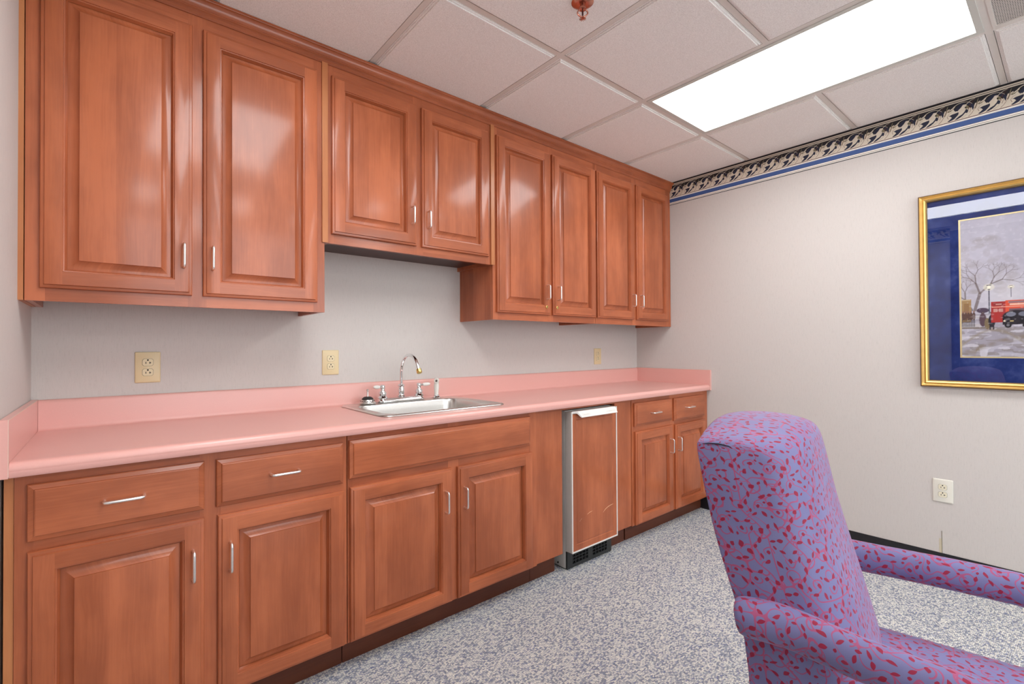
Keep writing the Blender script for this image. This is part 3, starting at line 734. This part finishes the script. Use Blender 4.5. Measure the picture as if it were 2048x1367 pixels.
def border(name, P0, u, nrm, length, phase):
    P0, u, nrm = Vector(P0), Vector(u), Vector(nrm)
    def pt(a, z, l): p = P0 + u * a + nrm * (.0004 + .00012 * l); return (p.x, p.y, z)
    mb = MB()
    bands = [(2.4695, 2.479, 'black'), (2.4625, 2.4695, 'cream'), (2.4595, 2.4625, 'black'), (2.4535, 2.4595, 'cream'), (2.364, 2.4535, 'cream'), (2.3605, 2.364, 'brown'), (2.3515, 2.3605, 'white'),
             (2.326, 2.3515, 'blue'), (2.3245, 2.326, 'black'), (2.3165, 2.3245, 'white'), (2.3140, 2.3165, 'olive'), (2.3085, 2.3140, 'white'), (2.3035, 2.3085, 'slate')]
    for z0, z1, c in bands: mb.face([pt(0, z0, 0), pt(length, z0, 0), pt(length, z1, 0), pt(0, z1, 0)], mi=BN.index(c))
    o = mb.build(name, BMAT, None, 0, merge=False); struct(o, 'navy and cream wallpaper border with scrolling acanthus leaves and a blue stripe')
    lf = MB(); Tp = .1155; Z0, ZH = 2.364, .0895
    def poly(pts, c, l, a0):
        Q = [(min(max(a0 + x * Tp, 0), length), Z0 + min(max(y, 0), 1) * ZH) for x, y in pts]
        if max(q[0] for q in Q) - min(q[0] for q in Q) < .002: return
        lf.face([pt(a, z, l) for a, z in Q], mi=BN.index(c))
    def stroke(pts, w, c, l, a0):
        V2 = [Vector((x * Tp, y * ZH)) for x, y in pts]
        for k in range(len(V2) - 1):
            p, q = V2[k], V2[k + 1]; dq = q - p
            if dq.length < 1e-6: continue
            nn = Vector((-dq.y, dq.x)).normalized(); w0 = w * (1 - .7 * k / len(V2)); w1 = w * (1 - .7 * (k + 1) / len(V2))
            quad = [p - nn * w0, q - nn * w1, q + nn * w1, p + nn * w0]
            if any(a0 + s.x < 0 or a0 + s.x > length for s in quad): continue
            lf.face([pt(a0 + s.x, Z0 + min(max(s.y, 0), ZH), l) for s in quad], mi=BN.index(c))
    def arc(cx_, cy_, rx, ry, a, b, n=9): return [(cx_ + rx * math.cos(math.radians(a + (b - a) * k / n)), cy_ + ry * math.sin(math.radians(a + (b - a) * k / n))) for k in range(n + 1)]
    for i in range(-1, int(length / Tp) + 2):
        a0 = i * Tp + phase
        # dark ground above the leaf tips
        for pg in ([(0, 1), (0, .70), (.10, .76), (.10, 1)], [(.10, 1), (.10, .76), (.14, .58), (.22, .72), (.22, 1)], [(.22, 1), (.22, .72), (.30, .50), (.38, .68), (.38, 1)], [(.38, 1), (.38, .68), (.50, .80), (.64, .78), (.64, 1)], [(.64, 1), (.64, .78), (.72, .60), (.80, .48), (.84, .68), (.84, 1)], [(.84, 1), (.84, .68), (.90, .54), (.94, .70), (1, .70), (1, 1)]): poly(pg, 'black', 1, a0)
        poly([(.24, .60), (.30, .66), (.36, .78), (.46, .88), (.58, .90), (.62, .84), (.54, .78), (.48, .66), (.42, .58), (.36, .50), (.30, .56)], 'navy', 2, a0)
        poly([(.02, .05), (.10, .12), (.18, .22), (.12, .32), (.06, .34), (.18, .40), (.30, .42), (.40, .44), (.40, .34), (.36, .22), (.28, .12), (.18, .06), (.08, .02)], 'navy', 2, a0)
        poly([(.26, .03), (.34, .12), (.42, .20), (.52, .26), (.60, .38), (.64, .50), (.70, .46), (.72, .36), (.68, .26), (.62, .30), (.54, .18), (.46, .10), (.36, .04)], 'navy', 2, a0)
        poly([(.66, .78), (.74, .82), (.84, .74), (.90, .62), (.90, .46), (.86, .34), (.84, .46), (.80, .58), (.74, .68)], 'navy', 2, a0)
        poly([(.48, .62), (.56, .72), (.62, .70), (.66, .58), (.60, .52), (.54, .50)], 'cream', 3, a0)
        poly([(.60, .60), (.66, .70), (.72, .66), (.74, .54), (.70, .50), (.64, .52)], 'olive', 3, a0)
        poly([(.02, .60), (.10, .70), (.20, .76), (.28, .78), (.24, .70), (.16, .62), (.08, .56)], 'olive', 3, a0)
        poly([(.92, .40), (.97, .56), (.99, .74), (1.02, .88), (1.06, .96), (1.03, .76), (1.00, .56), (.95, .38)], 'olive', 3, a0)
        poly([(.06, .62), (.16, .73), (.30, .82), (.26, .74), (.16, .66)], 'cream', 4, a0)
        stroke(arc(.52, .42, .40, .52, 140, 35), .0016, 'cream', 5, a0)
        stroke([(.22, .02), (.36, .22), (.46, .40), (.58, .62), (.68, .80), (.80, .92), (.94, .98)], .0018, 'cream', 5, a0)
        stroke(arc(1.02, .30, .30, .66, 170, 100), .0012, 'brown', 5, a0)
        stroke([(.72, .04), (.82, .16), (.90, .34), (.96, .56), (1.04, .74)], .0009, 'brown', 5, a0)
        stroke([(.06, .18), (.02, .32), (.08, .46), (.18, .52)], .0008, 'brown', 5, a0)
        stroke([(.76, .26), (.80, .40), (.80, .54)], .0008, 'brown', 5, a0)
        stroke([(.94, .44), (1.00, .60), (1.10, .70)], .0007, 'olive', 5, a0)
        stroke([(.50, .05), (.60, .12), (.68, .20)], .0007, 'olive', 5, a0)
    lf.build('leaf_scroll', BMAT, o, 0, merge=False)
    return o


border('trim_1', (W, -.0, 0), (0, -1, 0), (-1, 0, 0), 4.9, -.02)
border('trim_2', (0, -1.5, 0), (0, 1, 0), (1, 0, 0), 1.14, 0)
border('trim_3', (W, YF, 0), (-1, 0, 0), (0, 1, 0), W, 0)

# ------------------------------------------------------------------ framed picture
PY0, PY1, PZ0, PZ1 = -1.826, -3.03, .976, 1.996      # left, right, bottom, top on the right wall
pic = thing('framed_picture', (W, (PY0 + PY1) / 2, PZ0), 'gilt framed street scene print with a blue mat hanging on the wall', 'picture')
FP = [(0, .002, 0), (0, .022, 0), (.006, .030, 0), (.010, .024, 1), (.016, .021, 1), (.024, .028, 1), (.030, .024, 1), (.034, .012, 1), (.036, .010, 0)]
def prect(i, dpt): return [(W - dpt, PY0 - i, PZ0 + i), (W - dpt, PY1 + i, PZ0 + i), (W - dpt, PY1 + i, PZ1 - i), (W - dpt, PY0 - i, PZ1 - i)]
for k, nm in enumerate(('frame_rail',) * 4):
    mb = MB()
    for a, b in zip(FP[:-1], FP[1:]):
        A, B = prect(*a[:2]), prect(*b[:2]); mb.face([A[k], A[(k + 1) % 4], B[(k + 1) % 4], B[k]], 'y', 1 - b[2])
    A, B = prect(*FP[0][:2]), prect(*FP[-1][:2]); mb.face([A[k], A[(k + 1) % 4], B[(k + 1) % 4], B[k]], 'y', 1)
    mb.build(nm, ['gold', 'gold_dark'], pic, 30)
mt = NT('blue_suede_mat'); o_ = mt.obj(); n_ = mt.noise(o_, 9, 4, .6)
M['mat'] = mt.fin(mt.ramp(n_, [(.3, srgb(22, 36, 88)), (.55, srgb(38, 56, 116)), (.75, srgb(70, 86, 142))]), .9, 0, .1)
iy0, iy1, iz0, iz1 = PY0 - .036, PY1 + .036, PZ0 + .036, PZ1 - .036
qy0, qy1, qz0, qz1 = -1.983, -2.873, 1.131, 1.842
mb = MB()
for a in ((iy0, qy0, iz0, iz1), (qy1, iy1, iz0, iz1), (qy0, qy1, iz0, qz0), (qy0, qy1, qz1, iz1)): mb.box(W - .006, W - .004, min(a[:2]), max(a[:2]), a[2], a[3])
mb.build('mat_board', 'mat', pic, 0)
mb = MB(); b = .007
for a in ((qy0 - b, qy0, qz0, qz1), (qy1, qy1 + b, qz0, qz1), (qy1 + b, qy0 - b, qz0, qz0 + b), (qy1 + b, qy0 - b, qz1 - b, qz1)): mb.box(W - .0064, W - .0035, a[0], a[1], a[2], a[3])
mb.build('fillet', 'gold_pale', pic, 0)


# the print: a rainy street painted onto a fine grid of vertex colours
def paint_print():
    w, h = .876, .697; nx, nz = 420, 340
    rng = np.random.RandomState(3)
    X, Z = np.meshgrid(np.linspace(0, w, nx), np.linspace(0, h, nz)); img = np.zeros((nz, nx, 3))
    def vn(fx_, fz_, seed):
        r = np.random.RandomState(seed).rand(80, 80); gx = X / w * fx_; gz = Z / h * fz_
        x0 = gx.astype(int); z0 = gz.astype(int); tx = gx - x0; tz = gz - z0; tx = tx * tx * (3 - 2 * tx); tz = tz * tz * (3 - 2 * tz)
        g_ = lambda a, c_: r[c_ % 80, a % 80]
        return (g_(x0, z0) * (1 - tx) + g_(x0 + 1, z0) * tx) * (1 - tz) + (g_(x0, z0 + 1) * (1 - tx) + g_(x0 + 1, z0 + 1) * tx) * tz
    C = lambda *c: np.array(srgb(*c))
    def put(mask, col): 
        mk = np.clip(mask, 0, 1)[..., None]; img[:] = img * (1 - mk) + np.asarray(col) * mk
    hz = .215
    put(np.ones_like(X), C(186, 184, 198))
    put(vn(9, 7, 1) * .7, C(206, 204, 216)); put(np.clip((Z - .45) * 2, 0, .6) * vn(14, 10, 2), C(168, 166, 184))
    put(np.exp(-((X - .17) ** 2 + (Z - .32) ** 2) / .006) * .5, C(226, 224, 226))
    # road, wet reflections and tyre ruts
    road = (Z < hz).astype(float); put(road, C(168, 164, 176))
    put(road * (vn(12, 46, 4) > .52) * .7, C(196, 194, 208)); put(road * (vn(16, 60, 5) > .62) * .6, C(140, 132, 128)); put(road * (vn(22, 50, 6) > .72) * .8, C(214, 212, 222))
    rut = np.abs((Z - .02) - .10 * np.sqrt(np.clip((X - .05) / .3, 0, 1))); put(road * np.clip(1 - rut / .02, 0, 1) * (vn(40, 40, 7)) * 1.2, C(138, 124, 102))
    rut = np.abs((Z - .065) + .25 * (X - .20) ** 2 - .07 * np.sin(X * 14)); put(road * np.clip(1 - rut / .012, 0, 1) * .7, C(150, 138, 118))
    put(road * np.clip(1 - np.abs(Z - .20 + .02 * X) / .012, 0, 1) * .6, C(206, 204, 204))
    def line(x0, z0, x1, z1, wd, col, op=1.0):
        dx, dz = x1 - x0, z1 - z0; L2 = dx * dx + dz * dz + 1e-12; tt = np.clip(((X - x0) * dx + (Z - z0) * dz) / L2, 0, 1)
        put(np.clip((wd - np.hypot(X - x0 - tt * dx, Z - z0 - tt * dz)) / .0016 + .5, 0, 1) * op, col)
    def rct(x0, x1, z0, z1, col, op=1.0): put(((X > x0) & (X < x1) & (Z > z0) & (Z < z1)) * op, col)
    def ell(cx_, cz_, rx, rz, col, op=1.0): put(np.clip((1 - np.hypot((X - cx_) / rx, (Z - cz_) / rz)) * 8, 0, 1) * op, col)
    # tree haze and branches
    for k in range(60):
        a, r_ = rng.rand() * 6.28, rng.rand() ** .5; ell(.085 + .12 * r_ * math.cos(a), .46 + .15 * r_ * math.sin(a), .012 + .02 * rng.rand(), .010 + .015 * rng.rand(), C(158, 148, 146), .16)
    def branch(x, z, a, L, wd, n):
        x1, z1 = x + L * math.cos(a), z + L * math.sin(a); line(x, z, x1, z1, wd, C(118, 106, 104), .85)
        if n:
            for s in (rng.uniform(.2, .7), -rng.uniform(.2, .7)): branch(x1, z1, a + s, L * rng.uniform(.62, .85), wd * .62, n - 1)
    branch(.050, .235, 1.35, .085, .006, 6); branch(.040, .235, 2.0, .06, .004, 5); branch(.62, .23, 1.5, .10, .006, 6); branch(.80, .23, 1.7, .09, .005, 6)
    # kiosk, railings, pavement
    rct(0, .036, .175, .290, C(168, 138, 96)); rct(0, .034, .284, .290, C(196, 176, 140)); rct(.010, .028, .20, .27, C(150, 118, 82))
    rct(0, .075, .148, .166, C(196, 192, 196)); rct(0, .10, .140, .150, C(132, 122, 116))
    for k in range(12): rct(.001 + k * .0042, .0025 + k * .0042, .152, .196, C(48, 44, 48))
    for k in range(5): ell(.006 + k * .010, .205, .006, .022, C(96, 72, 64)); ell(.006 + k * .010, .228, .0035, .0045, C(150, 112, 96))
    # people with umbrella
    ell(.078, .185, .014, .036, C(92, 72, 82)); ell(.078, .232, .024, .014, C(84, 70, 88)); rct(.05, .106, .214, .2305, C(176, 172, 184), 0); ell(.078, .219, .006, .006, C(80, 58, 60))
    ell(.094, .165, .011, .030, C(128, 112, 84)); ell(.110, .178, .013, .034, C(40, 38, 50)); ell(.110, .217, .0055, .0065, C(110, 80, 70)); rct(.103, .117, .218, .224, C(60, 44, 44)); rct(.102, .106, .135, .16, C(44, 40, 50)); rct(.114, .119, .135, .16, C(44, 40, 50))
    # lamp posts
    for x, zb_, zt_, s in ((.101, .215, .335, 1), (.178, .29, .335, .6), (.47, .21, .36, 1.1), (.70, .22, .33, .7)):
        rct(x - .0022 * s, x + .0022 * s, zb_, zt_, C(74, 78, 92)); ell(x, zt_ + .012 * s, .022 * s, .018 * s, C(232, 228, 206), .6); ell(x, zt_ + .012 * s, .007 * s, .010 * s, C(250, 246, 226)); rct(x - .009 * s, x + .009 * s, zt_ + .020 * s, zt_ + .023 * s, C(60, 62, 74)); rct(x - .004 * s, x + .004 * s, zt_, zt_ + .004, C(60, 62, 74))
    # red double-decker bus
    rct(.108, .158, .170, .272, C(176, 54, 52)); rct(.157, .262, .170, .276, C(226, 92, 66)); rct(.110, .260, .244, .247, C(236, 172, 150))
    rct(.116, .150, .252, .268, C(150, 60, 62)); rct(.124, .146, .256, .262, C(206, 150, 140)); rct(.168, .252, .262, .272, C(150, 120, 124)); rct(.172, .236, .252, .260, C(240, 196, 172))
    rct(.116, .130, .222, .238, C(206, 150, 142)); rct(.134, .150, .222, .238, C(206, 150, 142)); rct(.170, .256, .208, .236, C(120, 96, 104))
    # black taxi
    ell(.195, .196, .052, .034, C(34, 34, 42)); rct(.148, .250, .158, .190, C(30, 30, 38)); ell(.176, .208, .018, .012, C(126, 130, 146)); ell(.220, .208, .020, .012, C(116, 120, 136))
    for x in (.166, .226): ell(x, .155, .013, .014, C(20, 20, 24)); ell(x, .155, .006, .007, C(120, 120, 128))
    rct(.172, .184, .172, .177, C(196, 176, 120)); ell(.154, .176, .004, .004, C(240, 230, 200))
    # far side of the street
    for x0, x1, z1, c_ in ((.30, .42, .34, (150, 146, 160)), (.42, .56, .38, (140, 136, 152)), (.66, .76, .33, (156, 152, 164)), (.76, .876, .40, (132, 126, 140))):
        rct(x0, x1, hz, z1, C(*c_), .65)
        for q in range(int((x1 - x0) / .022)):
            for r_ in range(int((z1 - hz - .03) / .035)): rct(x0 + .006 + q * .022, x0 + .015 + q * .022, hz + .03 + r_ * .035, hz + .05 + r_ * .035, C(206, 196, 170), .6)
    for k in range(9): ell(.34 + k * .055 + rng.rand() * .02, .19, .008, .028, C(70 + rng.randint(40), 62, 72)); 
    put(vn(70, 60, 9) * .10, C(120, 112, 124)); put((vn(78, 76, 10) > .8) * .12, C(244, 242, 248))
    verts = [(W - .0046, qy0 - b - x, qz0 + b + z) for x, z in zip(X.ravel(), Z.ravel())]
    idx = np.arange(nx * nz).reshape(nz, nx); F = np.stack([idx[:-1, :-1], idx[1:, :-1], idx[1:, 1:], idx[:-1, 1:]], -1).reshape(-1, 4).tolist()
    me = bpy.data.meshes.new('print'); me.from_pydata(verts, [], F)
    ca = me.color_attributes.new('print_ink', 'FLOAT_COLOR', 'POINT')
    ca.data.foreach_set('color', np.concatenate([img.reshape(-1, 3), np.ones((nx * nz, 1))], 1).ravel())
    t_ = NT('printed_paper'); at = t_.n('ShaderNodeAttribute', attribute_name='print_ink'); me.materials.append(t_.fin(at.outputs['Color'], .7, 0, .2))
    o = bpy.data.objects.new('print', me); COL.objects.link(o); o.parent = pic; o.matrix_parent_inverse = Matrix.Translation(pic.location).inverted()
    o['label'] = 'print of a rainy street with a red double-decker bus'


paint_print()
gt = NT('picture_glass'); gt.t.nodes.remove(gt.b)
ge = gt.n('ShaderNodeNewGeometry'); co = gt.m('ABSOLUTE', gt.v('DOT_PRODUCT', ge.outputs['Incoming'], ge.outputs['Normal']))
fsch = gt.m('ADD', .085, gt.m('MULTIPLY', .9, gt.m('POWER', gt.m('SUBTRACT', 1.0, co), 5.0)))
tr = gt.n('ShaderNodeBsdfTransparent'); gl = gt.n('ShaderNodeBsdfGlossy'); gl.inputs['Roughness'].default_value = .01
mx = gt.n('ShaderNodeMixShader'); gt.set(mx.inputs[0], fsch); gt.t.links.new(tr.outputs[0], mx.inputs[1]); gt.t.links.new(gl.outputs[0], mx.inputs[2]); gt.t.links.new(mx.outputs[0], gt.out.inputs[0])
M['glass'] = gt.mat
mb = MB(); mb.face([(W - .009, iy0, iz0), (W - .009, iy1, iz0), (W - .009, iy1, iz1), (W - .009, iy0, iz1)]); mb.build('glass', 'glass', pic, 0, merge=False)


# ------------------------------------------------------------------ upholstered armchair
def fabric():
    t = NT('vine_brocade'); uv = t.uv(); s = t.n('ShaderNodeSeparateXYZ'); t.set(s.inputs[0], uv)
    A, B = .082, .108
    wob = t.noise(t.map(uv, (22, 22, 1)), 1, 1)
    U = t.m('ADD', s.outputs[0], 4.0); V = t.m('ADD', t.m('ADD', s.outputs[1], 4.0), t.m('MULTIPLY', wob, .012))
    ci = t.m('FLOOR', t.m('DIVIDE', U, A)); par = t.m('MODULO', ci, 2.0)
    lu = t.m('SUBTRACT', t.m('MODULO', U, A), A / 2)
    lv = t.m('SUBTRACT', t.m('MODULO', t.m('ADD', V, t.m('MULTIPLY', par, B / 2)), B), B / 2)
    cv = t.n('ShaderNodeCombineXYZ'); t.set(cv.inputs[0], lu); t.set(cv.inputs[1], lv)
    wv = t.n('ShaderNodeTexNoise'); t.set(wv.inputs['Vector'], t.map(uv, (30, 30, 1))); wv.inputs['Scale'].default_value = 1; wv.inputs['Detail'].default_value = 1
    p = t.v('ADD', cv.outputs[0], t.map(t.v('SUBTRACT', wv.outputs['Color'], (.5, .5, .5)), (.016, .016, 0)))
    def leaf(cx_, cy_, ang, L, w):
        d_ = t.v('SUBTRACT', p, (cx_, cy_, 0)); r = t.n('ShaderNodeVectorRotate', rotation_type='Z_AXIS'); t.set(r.inputs['Vector'], d_); r.inputs['Angle'].default_value = -math.radians(ang)
        q_ = t.n('ShaderNodeSeparateXYZ'); t.set(q_.inputs[0], r.outputs[0])
        e = t.m('ADD', t.m('DIVIDE', t.m('ABSOLUTE', q_.outputs[1]), w), t.m('POWER', t.m('ABSOLUTE', t.m('DIVIDE', q_.outputs[0], L)), 2.0))
        return t.m('LESS_THAN', e, 1.2)
    def ring(cx_, cy_, r, w):
        d_ = t.v('SUBTRACT', p, (cx_, cy_, 0)); ang = cx_ * 170 + cy_ * 90
        half = t.m('GREATER_THAN', t.v('DOT_PRODUCT', d_, (math.cos(ang), math.sin(ang), 0)), -r * .35)
        return t.m('MULTIPLY', half, t.m('LESS_THAN', t.m('ABSOLUTE', t.m('SUBTRACT', t.v('LENGTH', d_), r)), w))
    def mx_(l):
        o = l[0]
        for q_ in l[1:]: o = t.m('MAXIMUM', o, q_)
        return o
    stem = t.m('LESS_THAN', t.m('ABSOLUTE', t.m('SUBTRACT', lu, t.m('MULTIPLY', t.m('SINE', t.m('MULTIPLY', lv, 2 * math.pi / B)), .017))), .0021)
    rings = [ring(.016, .027, .0150, .0016), ring(-.017, -.026, .0160, .0016), ring(.022, -.020, .0105, .0013), ring(-.021, .024, .0110, .0013), ring(.000, .046, .0070, .0012), ring(.003, -.047, .0065, .0012)]
    leaves = [leaf(.016, .027, 40, .0060, .0042), leaf(-.017, -.026, 120, .0062, .0044), leaf(.031, .040, 60, .0072, .0030), leaf(-.032, -.010, 110, .0075, .0031), leaf(.034, .006, 20, .0068, .0029),
              leaf(-.033, .040, 150, .0070, .0030), leaf(.006, .008, 75, .0072, .0032), leaf(-.004, -.010, 250, .0068, .0030), leaf(.022, -.020, 0, .0042, .0038), leaf(-.021, .024, 0, .0042, .0038),
              leaf(.033, -.040, 300, .0074, .0031), leaf(-.033, -.043, 200, .0066, .0029), leaf(.010, -.040, 35, .0066, .0029), leaf(-.010, .046, 215, .0066, .0029), leaf(-.002, .030, 80, .0055, .0024), leaf(.002, -.030, 260, .0055, .0024), leaf(.036, -.008, 0, .0030, .0028), leaf(-.036, .010, 0, .0030, .0028)]
    tend = t.m('LESS_THAN', t.m('ABSOLUTE', t.m('SUBTRACT', t.noise(t.map(uv, (26, 26, 1)), 1, 0), .5)), .018)
    vine = mx_([stem, tend] + rings); lf = mx_(leaves)
    weave = t.noise(t.map(uv, (900, 1400, 1)), 1, 1); tone = t.noise(t.map(uv, (6, 6, 1)), 1, 2)
    g0 = t.mix(tone, srgb(98, 106, 152), srgb(130, 136, 180)); g0 = t.mix(t.m('MULTIPLY', weave, .22), g0, srgb(150, 88, 130))
    c = t.mix(t.m('MULTIPLY', vine, .85), g0, srgb(172, 76, 112)); c = t.mix(t.m('MULTIPLY', lf, .94), c, srgb(150, 24, 56))
    t.bump(t.m('ADD', t.m('MULTIPLY', weave, .5), t.m('MULTIPLY', lf, .5)), .25, .0012)
    return t.fin(c, .62, 0, .3, Sheen_Weight=.22, Sheen_Roughness=.35, Sheen_Tint=(1, .78, .88, 1))


M['fabric'] = fabric()
CH = thing('armchair', (1.526, -1.862, 0), 'high-back armchair upholstered in purple fabric with red leaves and vines', 'chair', None, math.radians(11.5))


def child(mb, name, mat, sm_=50, sub=0, par=CH):
    o = mb.build(name, mat, None, sm_); o.parent = par
    if sub:
        md = o.modifiers.new('sub', 'SUBSURF'); md.levels = sub; md.render_levels = sub
    return o


def lerp(tb, z):
    for (a, va), (b_, vb) in zip(tb[:-1], tb[1:]):
        if a <= z <= b_: return va + (vb - va) * (z - a) / (b_ - a)
    return tb[0][1] if z < tb[0][0] else tb[-1][1]


YFt = [(.25, -.180), (.40, -.215), (.47, -.226), (.54, -.208), (.68, -.170), (.82, -.132), (.90, -.114), (.96, -.098), (1.0, -.09)]
YRt = [(.25, .004), (.47, .010), (.58, .022), (.645, .040), (.75, .073), (.85, .095), (.96, .116), (1.0, .121)]
WT = [(.25, .226), (.50, .232), (.65, .238), (.90, .240), (1.0, .236)]
mb = MB(); rings = []; NR = 64; zlist = [.26, .30, .36, .42, .47, .52, .58, .64, .70, .76, .82, .87, .91, .945]
def sect(z, push=0.0, nar=0.0):
    """push moves the crowned front towards the flat rear face as the top rolls over"""
    yr, yf_, hw = lerp(YRt, z), lerp(YFt, z), lerp(WT, z) - nar
    sf = yr - .118
    yf2 = min(yf_ + push, yr - .004); sf = min(sf + push * .75, yr - .003)
    st_ = [math.copysign(abs(math.cos(math.pi * k / 24)) ** .62, math.cos(math.pi * k / 24)) for k in range(25)]
    P_ = [(-hw * st_[k], yr + .006 * (1 - st_[k] ** 2)) for k in range(24, -1, -1)]
    for k in range(1, 5): P_.append((-hw - .004 * math.sin(math.pi * k / 5), yr + (sf - yr) * k / 5))
    for k in range(25): P_.append((-hw * st_[k], sf + (yf2 - sf) * abs(math.sin(math.pi * k / 24)) ** .8))
    for k in range(1, 5): P_.append((hw + .004 * math.sin(math.pi * k / 5), sf + (yr - sf) * k / 5))
    return P_
rows = [(z, 0.0, 0.0) for z in zlist] + [(.957, .003, .0), (.966, .009, .0005), (.973, .019, .001), (.978, .034, .0015)]
for z, pu, na in rows:
    pts = sect(min(z, .96), pu, na)
    R = []
    for x, y in pts:
        f_ = max(0.0, (z - .80) / .20); crown = .040 * (1 - (x / .24) ** 2) * min(1, f_ * 1.08) ** 1.3
        R.append((x, y, z + crown - .004 * f_))
    rings.append(R)
per = [0]
for a, b_ in zip(rings[4], rings[4][1:] + rings[4][:1]): per.append(per[-1] + math.dist(a[:2], b_[:2]))
hgt = [0]
for i in range(1, len(rings)): hgt.append(hgt[-1] + math.dist(rings[i - 1][41], rings[i][41]))
mb.loft(rings, True, False, uvf=lambda i, j: (per[j], hgt[i]))
last = rings[-1]; G = []
for r_ in range(6):
    row = []
    for k in range(25):
        f3, b3 = last[29 + k], last[24 - k]
        if k == 0: p3 = f3 if r_ == 0 else b3 if r_ == 5 else last[24 + 5 - r_]
        elif k == 24: p3 = f3 if r_ == 0 else b3 if r_ == 5 else last[53 + r_]
        else:
            q = r_ / 5; dm = .011 * math.sin(math.pi * min(1, q * 1.02)) ** .6 * (1 - (k / 12 - 1) ** 8) if 0 < r_ < 5 else 0
            p3 = tuple(a + (c - a) * q for a, c in zip(f3, b3)); p3 = (p3[0], p3[1], p3[2] + dm)
        row.append(p3)
    G.append(row)
for r_ in range(5):
    for k in range(24):
        mb.face([G[r_][k], G[r_][k + 1], G[r_ + 1][k + 1], G[r_ + 1][k]], uvs=[(per[29 + kk], hgt[-1] + .03 * rk) for rk, kk in ((r_, k), (r_, k + 1), (r_ + 1, k + 1), (r_ + 1, k))])
mb.face(list(reversed(rings[0])))
bk = child(mb, 'backrest', 'fabric', 60, 1)
# corner seam of the back, its crease shade drawn as a navy tube
for sg in (-1, 1):
    ph = [(sg * .2375, .104, .972), (sg * .2400, .088, .976), (sg * .2405, .065, .977), (sg * .2395, .046, .974), (sg * .236, .032, .968)]
    child(MB().tube(ph, [.0004, .0012, .0014, .0012, .0004], 8), 'seam_shade', 'b_navy', 60, 0, bk)

# seat cushion
mb = MB(); rings = []
for z, ins in ((.330, .02), (.338, .004), (.36, 0), (.415, 0), (.436, .004), (.450, .014), (.459, .034), (.464, .070)):
    R = []
    for x, y in rr(0, -.375, .232 - ins, .250 - ins, max(.055 - ins * .3, .03), 6):
        R.append((x, y, z + (.010 * (1 - (x / .24) ** 2) * (z > .44))))
    rings.append(R)
mb.loft(rings, True, False, uvf=lambda i, j: (rings[i][j % len(rings[i])][0] + rings[i][j % len(rings[i])][2], rings[i][j % len(rings[i])][1] + .7))
mb.face(rings[-1], uvs=[(p[0] + p[2], p[1] + .7) for p in rings[-1]]); mb.face(list(reversed(rings[0])))
child(mb, 'seat', 'fabric', 60, 1)

# padded arms: from the side of the back, forward, then down to the seat rail
for sg in (-1, 1):
    path = [(.030, .606), (.020, .608), (-.01, .612), (-.05, .616), (-.10, .614), (-.16, .612), (-.24, .612), (-.32, .613), (-.42, .612), (-.53, .610), (-.572, .598), (-.597, .574), (-.606, .54), (-.602, .48), (-.592, .42), (-.585, .345)]
    rad = [(.030, .036), (.036, .041), (.038, .043), (.037, .043), (.036, .042), (.034, .041), (.033, .040), (.033, .040), (.033, .040), (.034, .039), (.034, .038), (.032, .036), (.028, .032), (.025, .028), (.024, .026), (.024, .026)]
    rings = []; n = 20; ln = [0]
    for i, ((y, z), (rx, rv)) in enumerate(zip(path, rad)):
        a = Vector((path[max(i - 1, 0)][0], path[max(i - 1, 0)][1])); b_ = Vector((path[min(i + 1, len(path) - 1)][0], path[min(i + 1, len(path) - 1)][1])); tg = (b_ - a).normalized(); nn = Vector((-tg.y, tg.x))
        if nn.y < 0 and i < 10: nn = -nn
        if i >= 10: nn = Vector((tg.y, -tg.x))
        cxa = lerp([(.0, .250), (.10, .252), (.16, .272 if sg < 0 else .262), (.20, .278 if sg < 0 else .265), (.30, .294 if sg < 0 else .268), (.40, .308 if sg < 0 else .272), (.60, .318 if sg < 0 else .276)], -y)
        if i > 10: cxa += (.250 - cxa) * (i - 10) / 5
        rings.append([(sg * cxa + rx * math.cos(2 * math.pi * k / n), y + nn.x * rv * math.sin(2 * math.pi * k / n), z + nn.y * rv * math.sin(2 * math.pi * k / n)) for k in range(n)])
        if i: ln.append(ln[-1] + (Vector(path[i]) - Vector(path[i - 1])).length)
    mb = MB(); mb.loft(rings, True, True, uvf=lambda i, j: (.24 * j / n, ln[i] + .3))
    child(mb, 'armrest', 'fabric', 60, 1)
# seat rail and legs
mb = MB(); mb.loft([[(x, y, z) for x, y in rr(0, -.345, .236, .262, .03, 4)] for z in (.265, .332)], True, True, uvf=lambda i, j: (.03 * j, .07 * i))
child(mb, 'seat_rail', 'fabric', 40)
for sx_, y0, y1 in ((-1, -.56, -.575), (1, -.56, -.575), (-1, -.115, .01), (1, -.115, .01)):
    mb = MB(); rings = []
    for k in range(7):
        f_ = k / 6; w = .026 - .011 * f_; yy = y0 + (y1 - y0) * f_ * f_; zz = .268 * (1 - f_)
        rings.append([(sx_ * .205 + dx * w, yy + dy * w, zz) for dx, dy in ((-1, -1), (1, -1), (1, 1), (-1, 1))])
    mb.loft(rings, True, True); child(mb, 'leg', 'leg', 40)
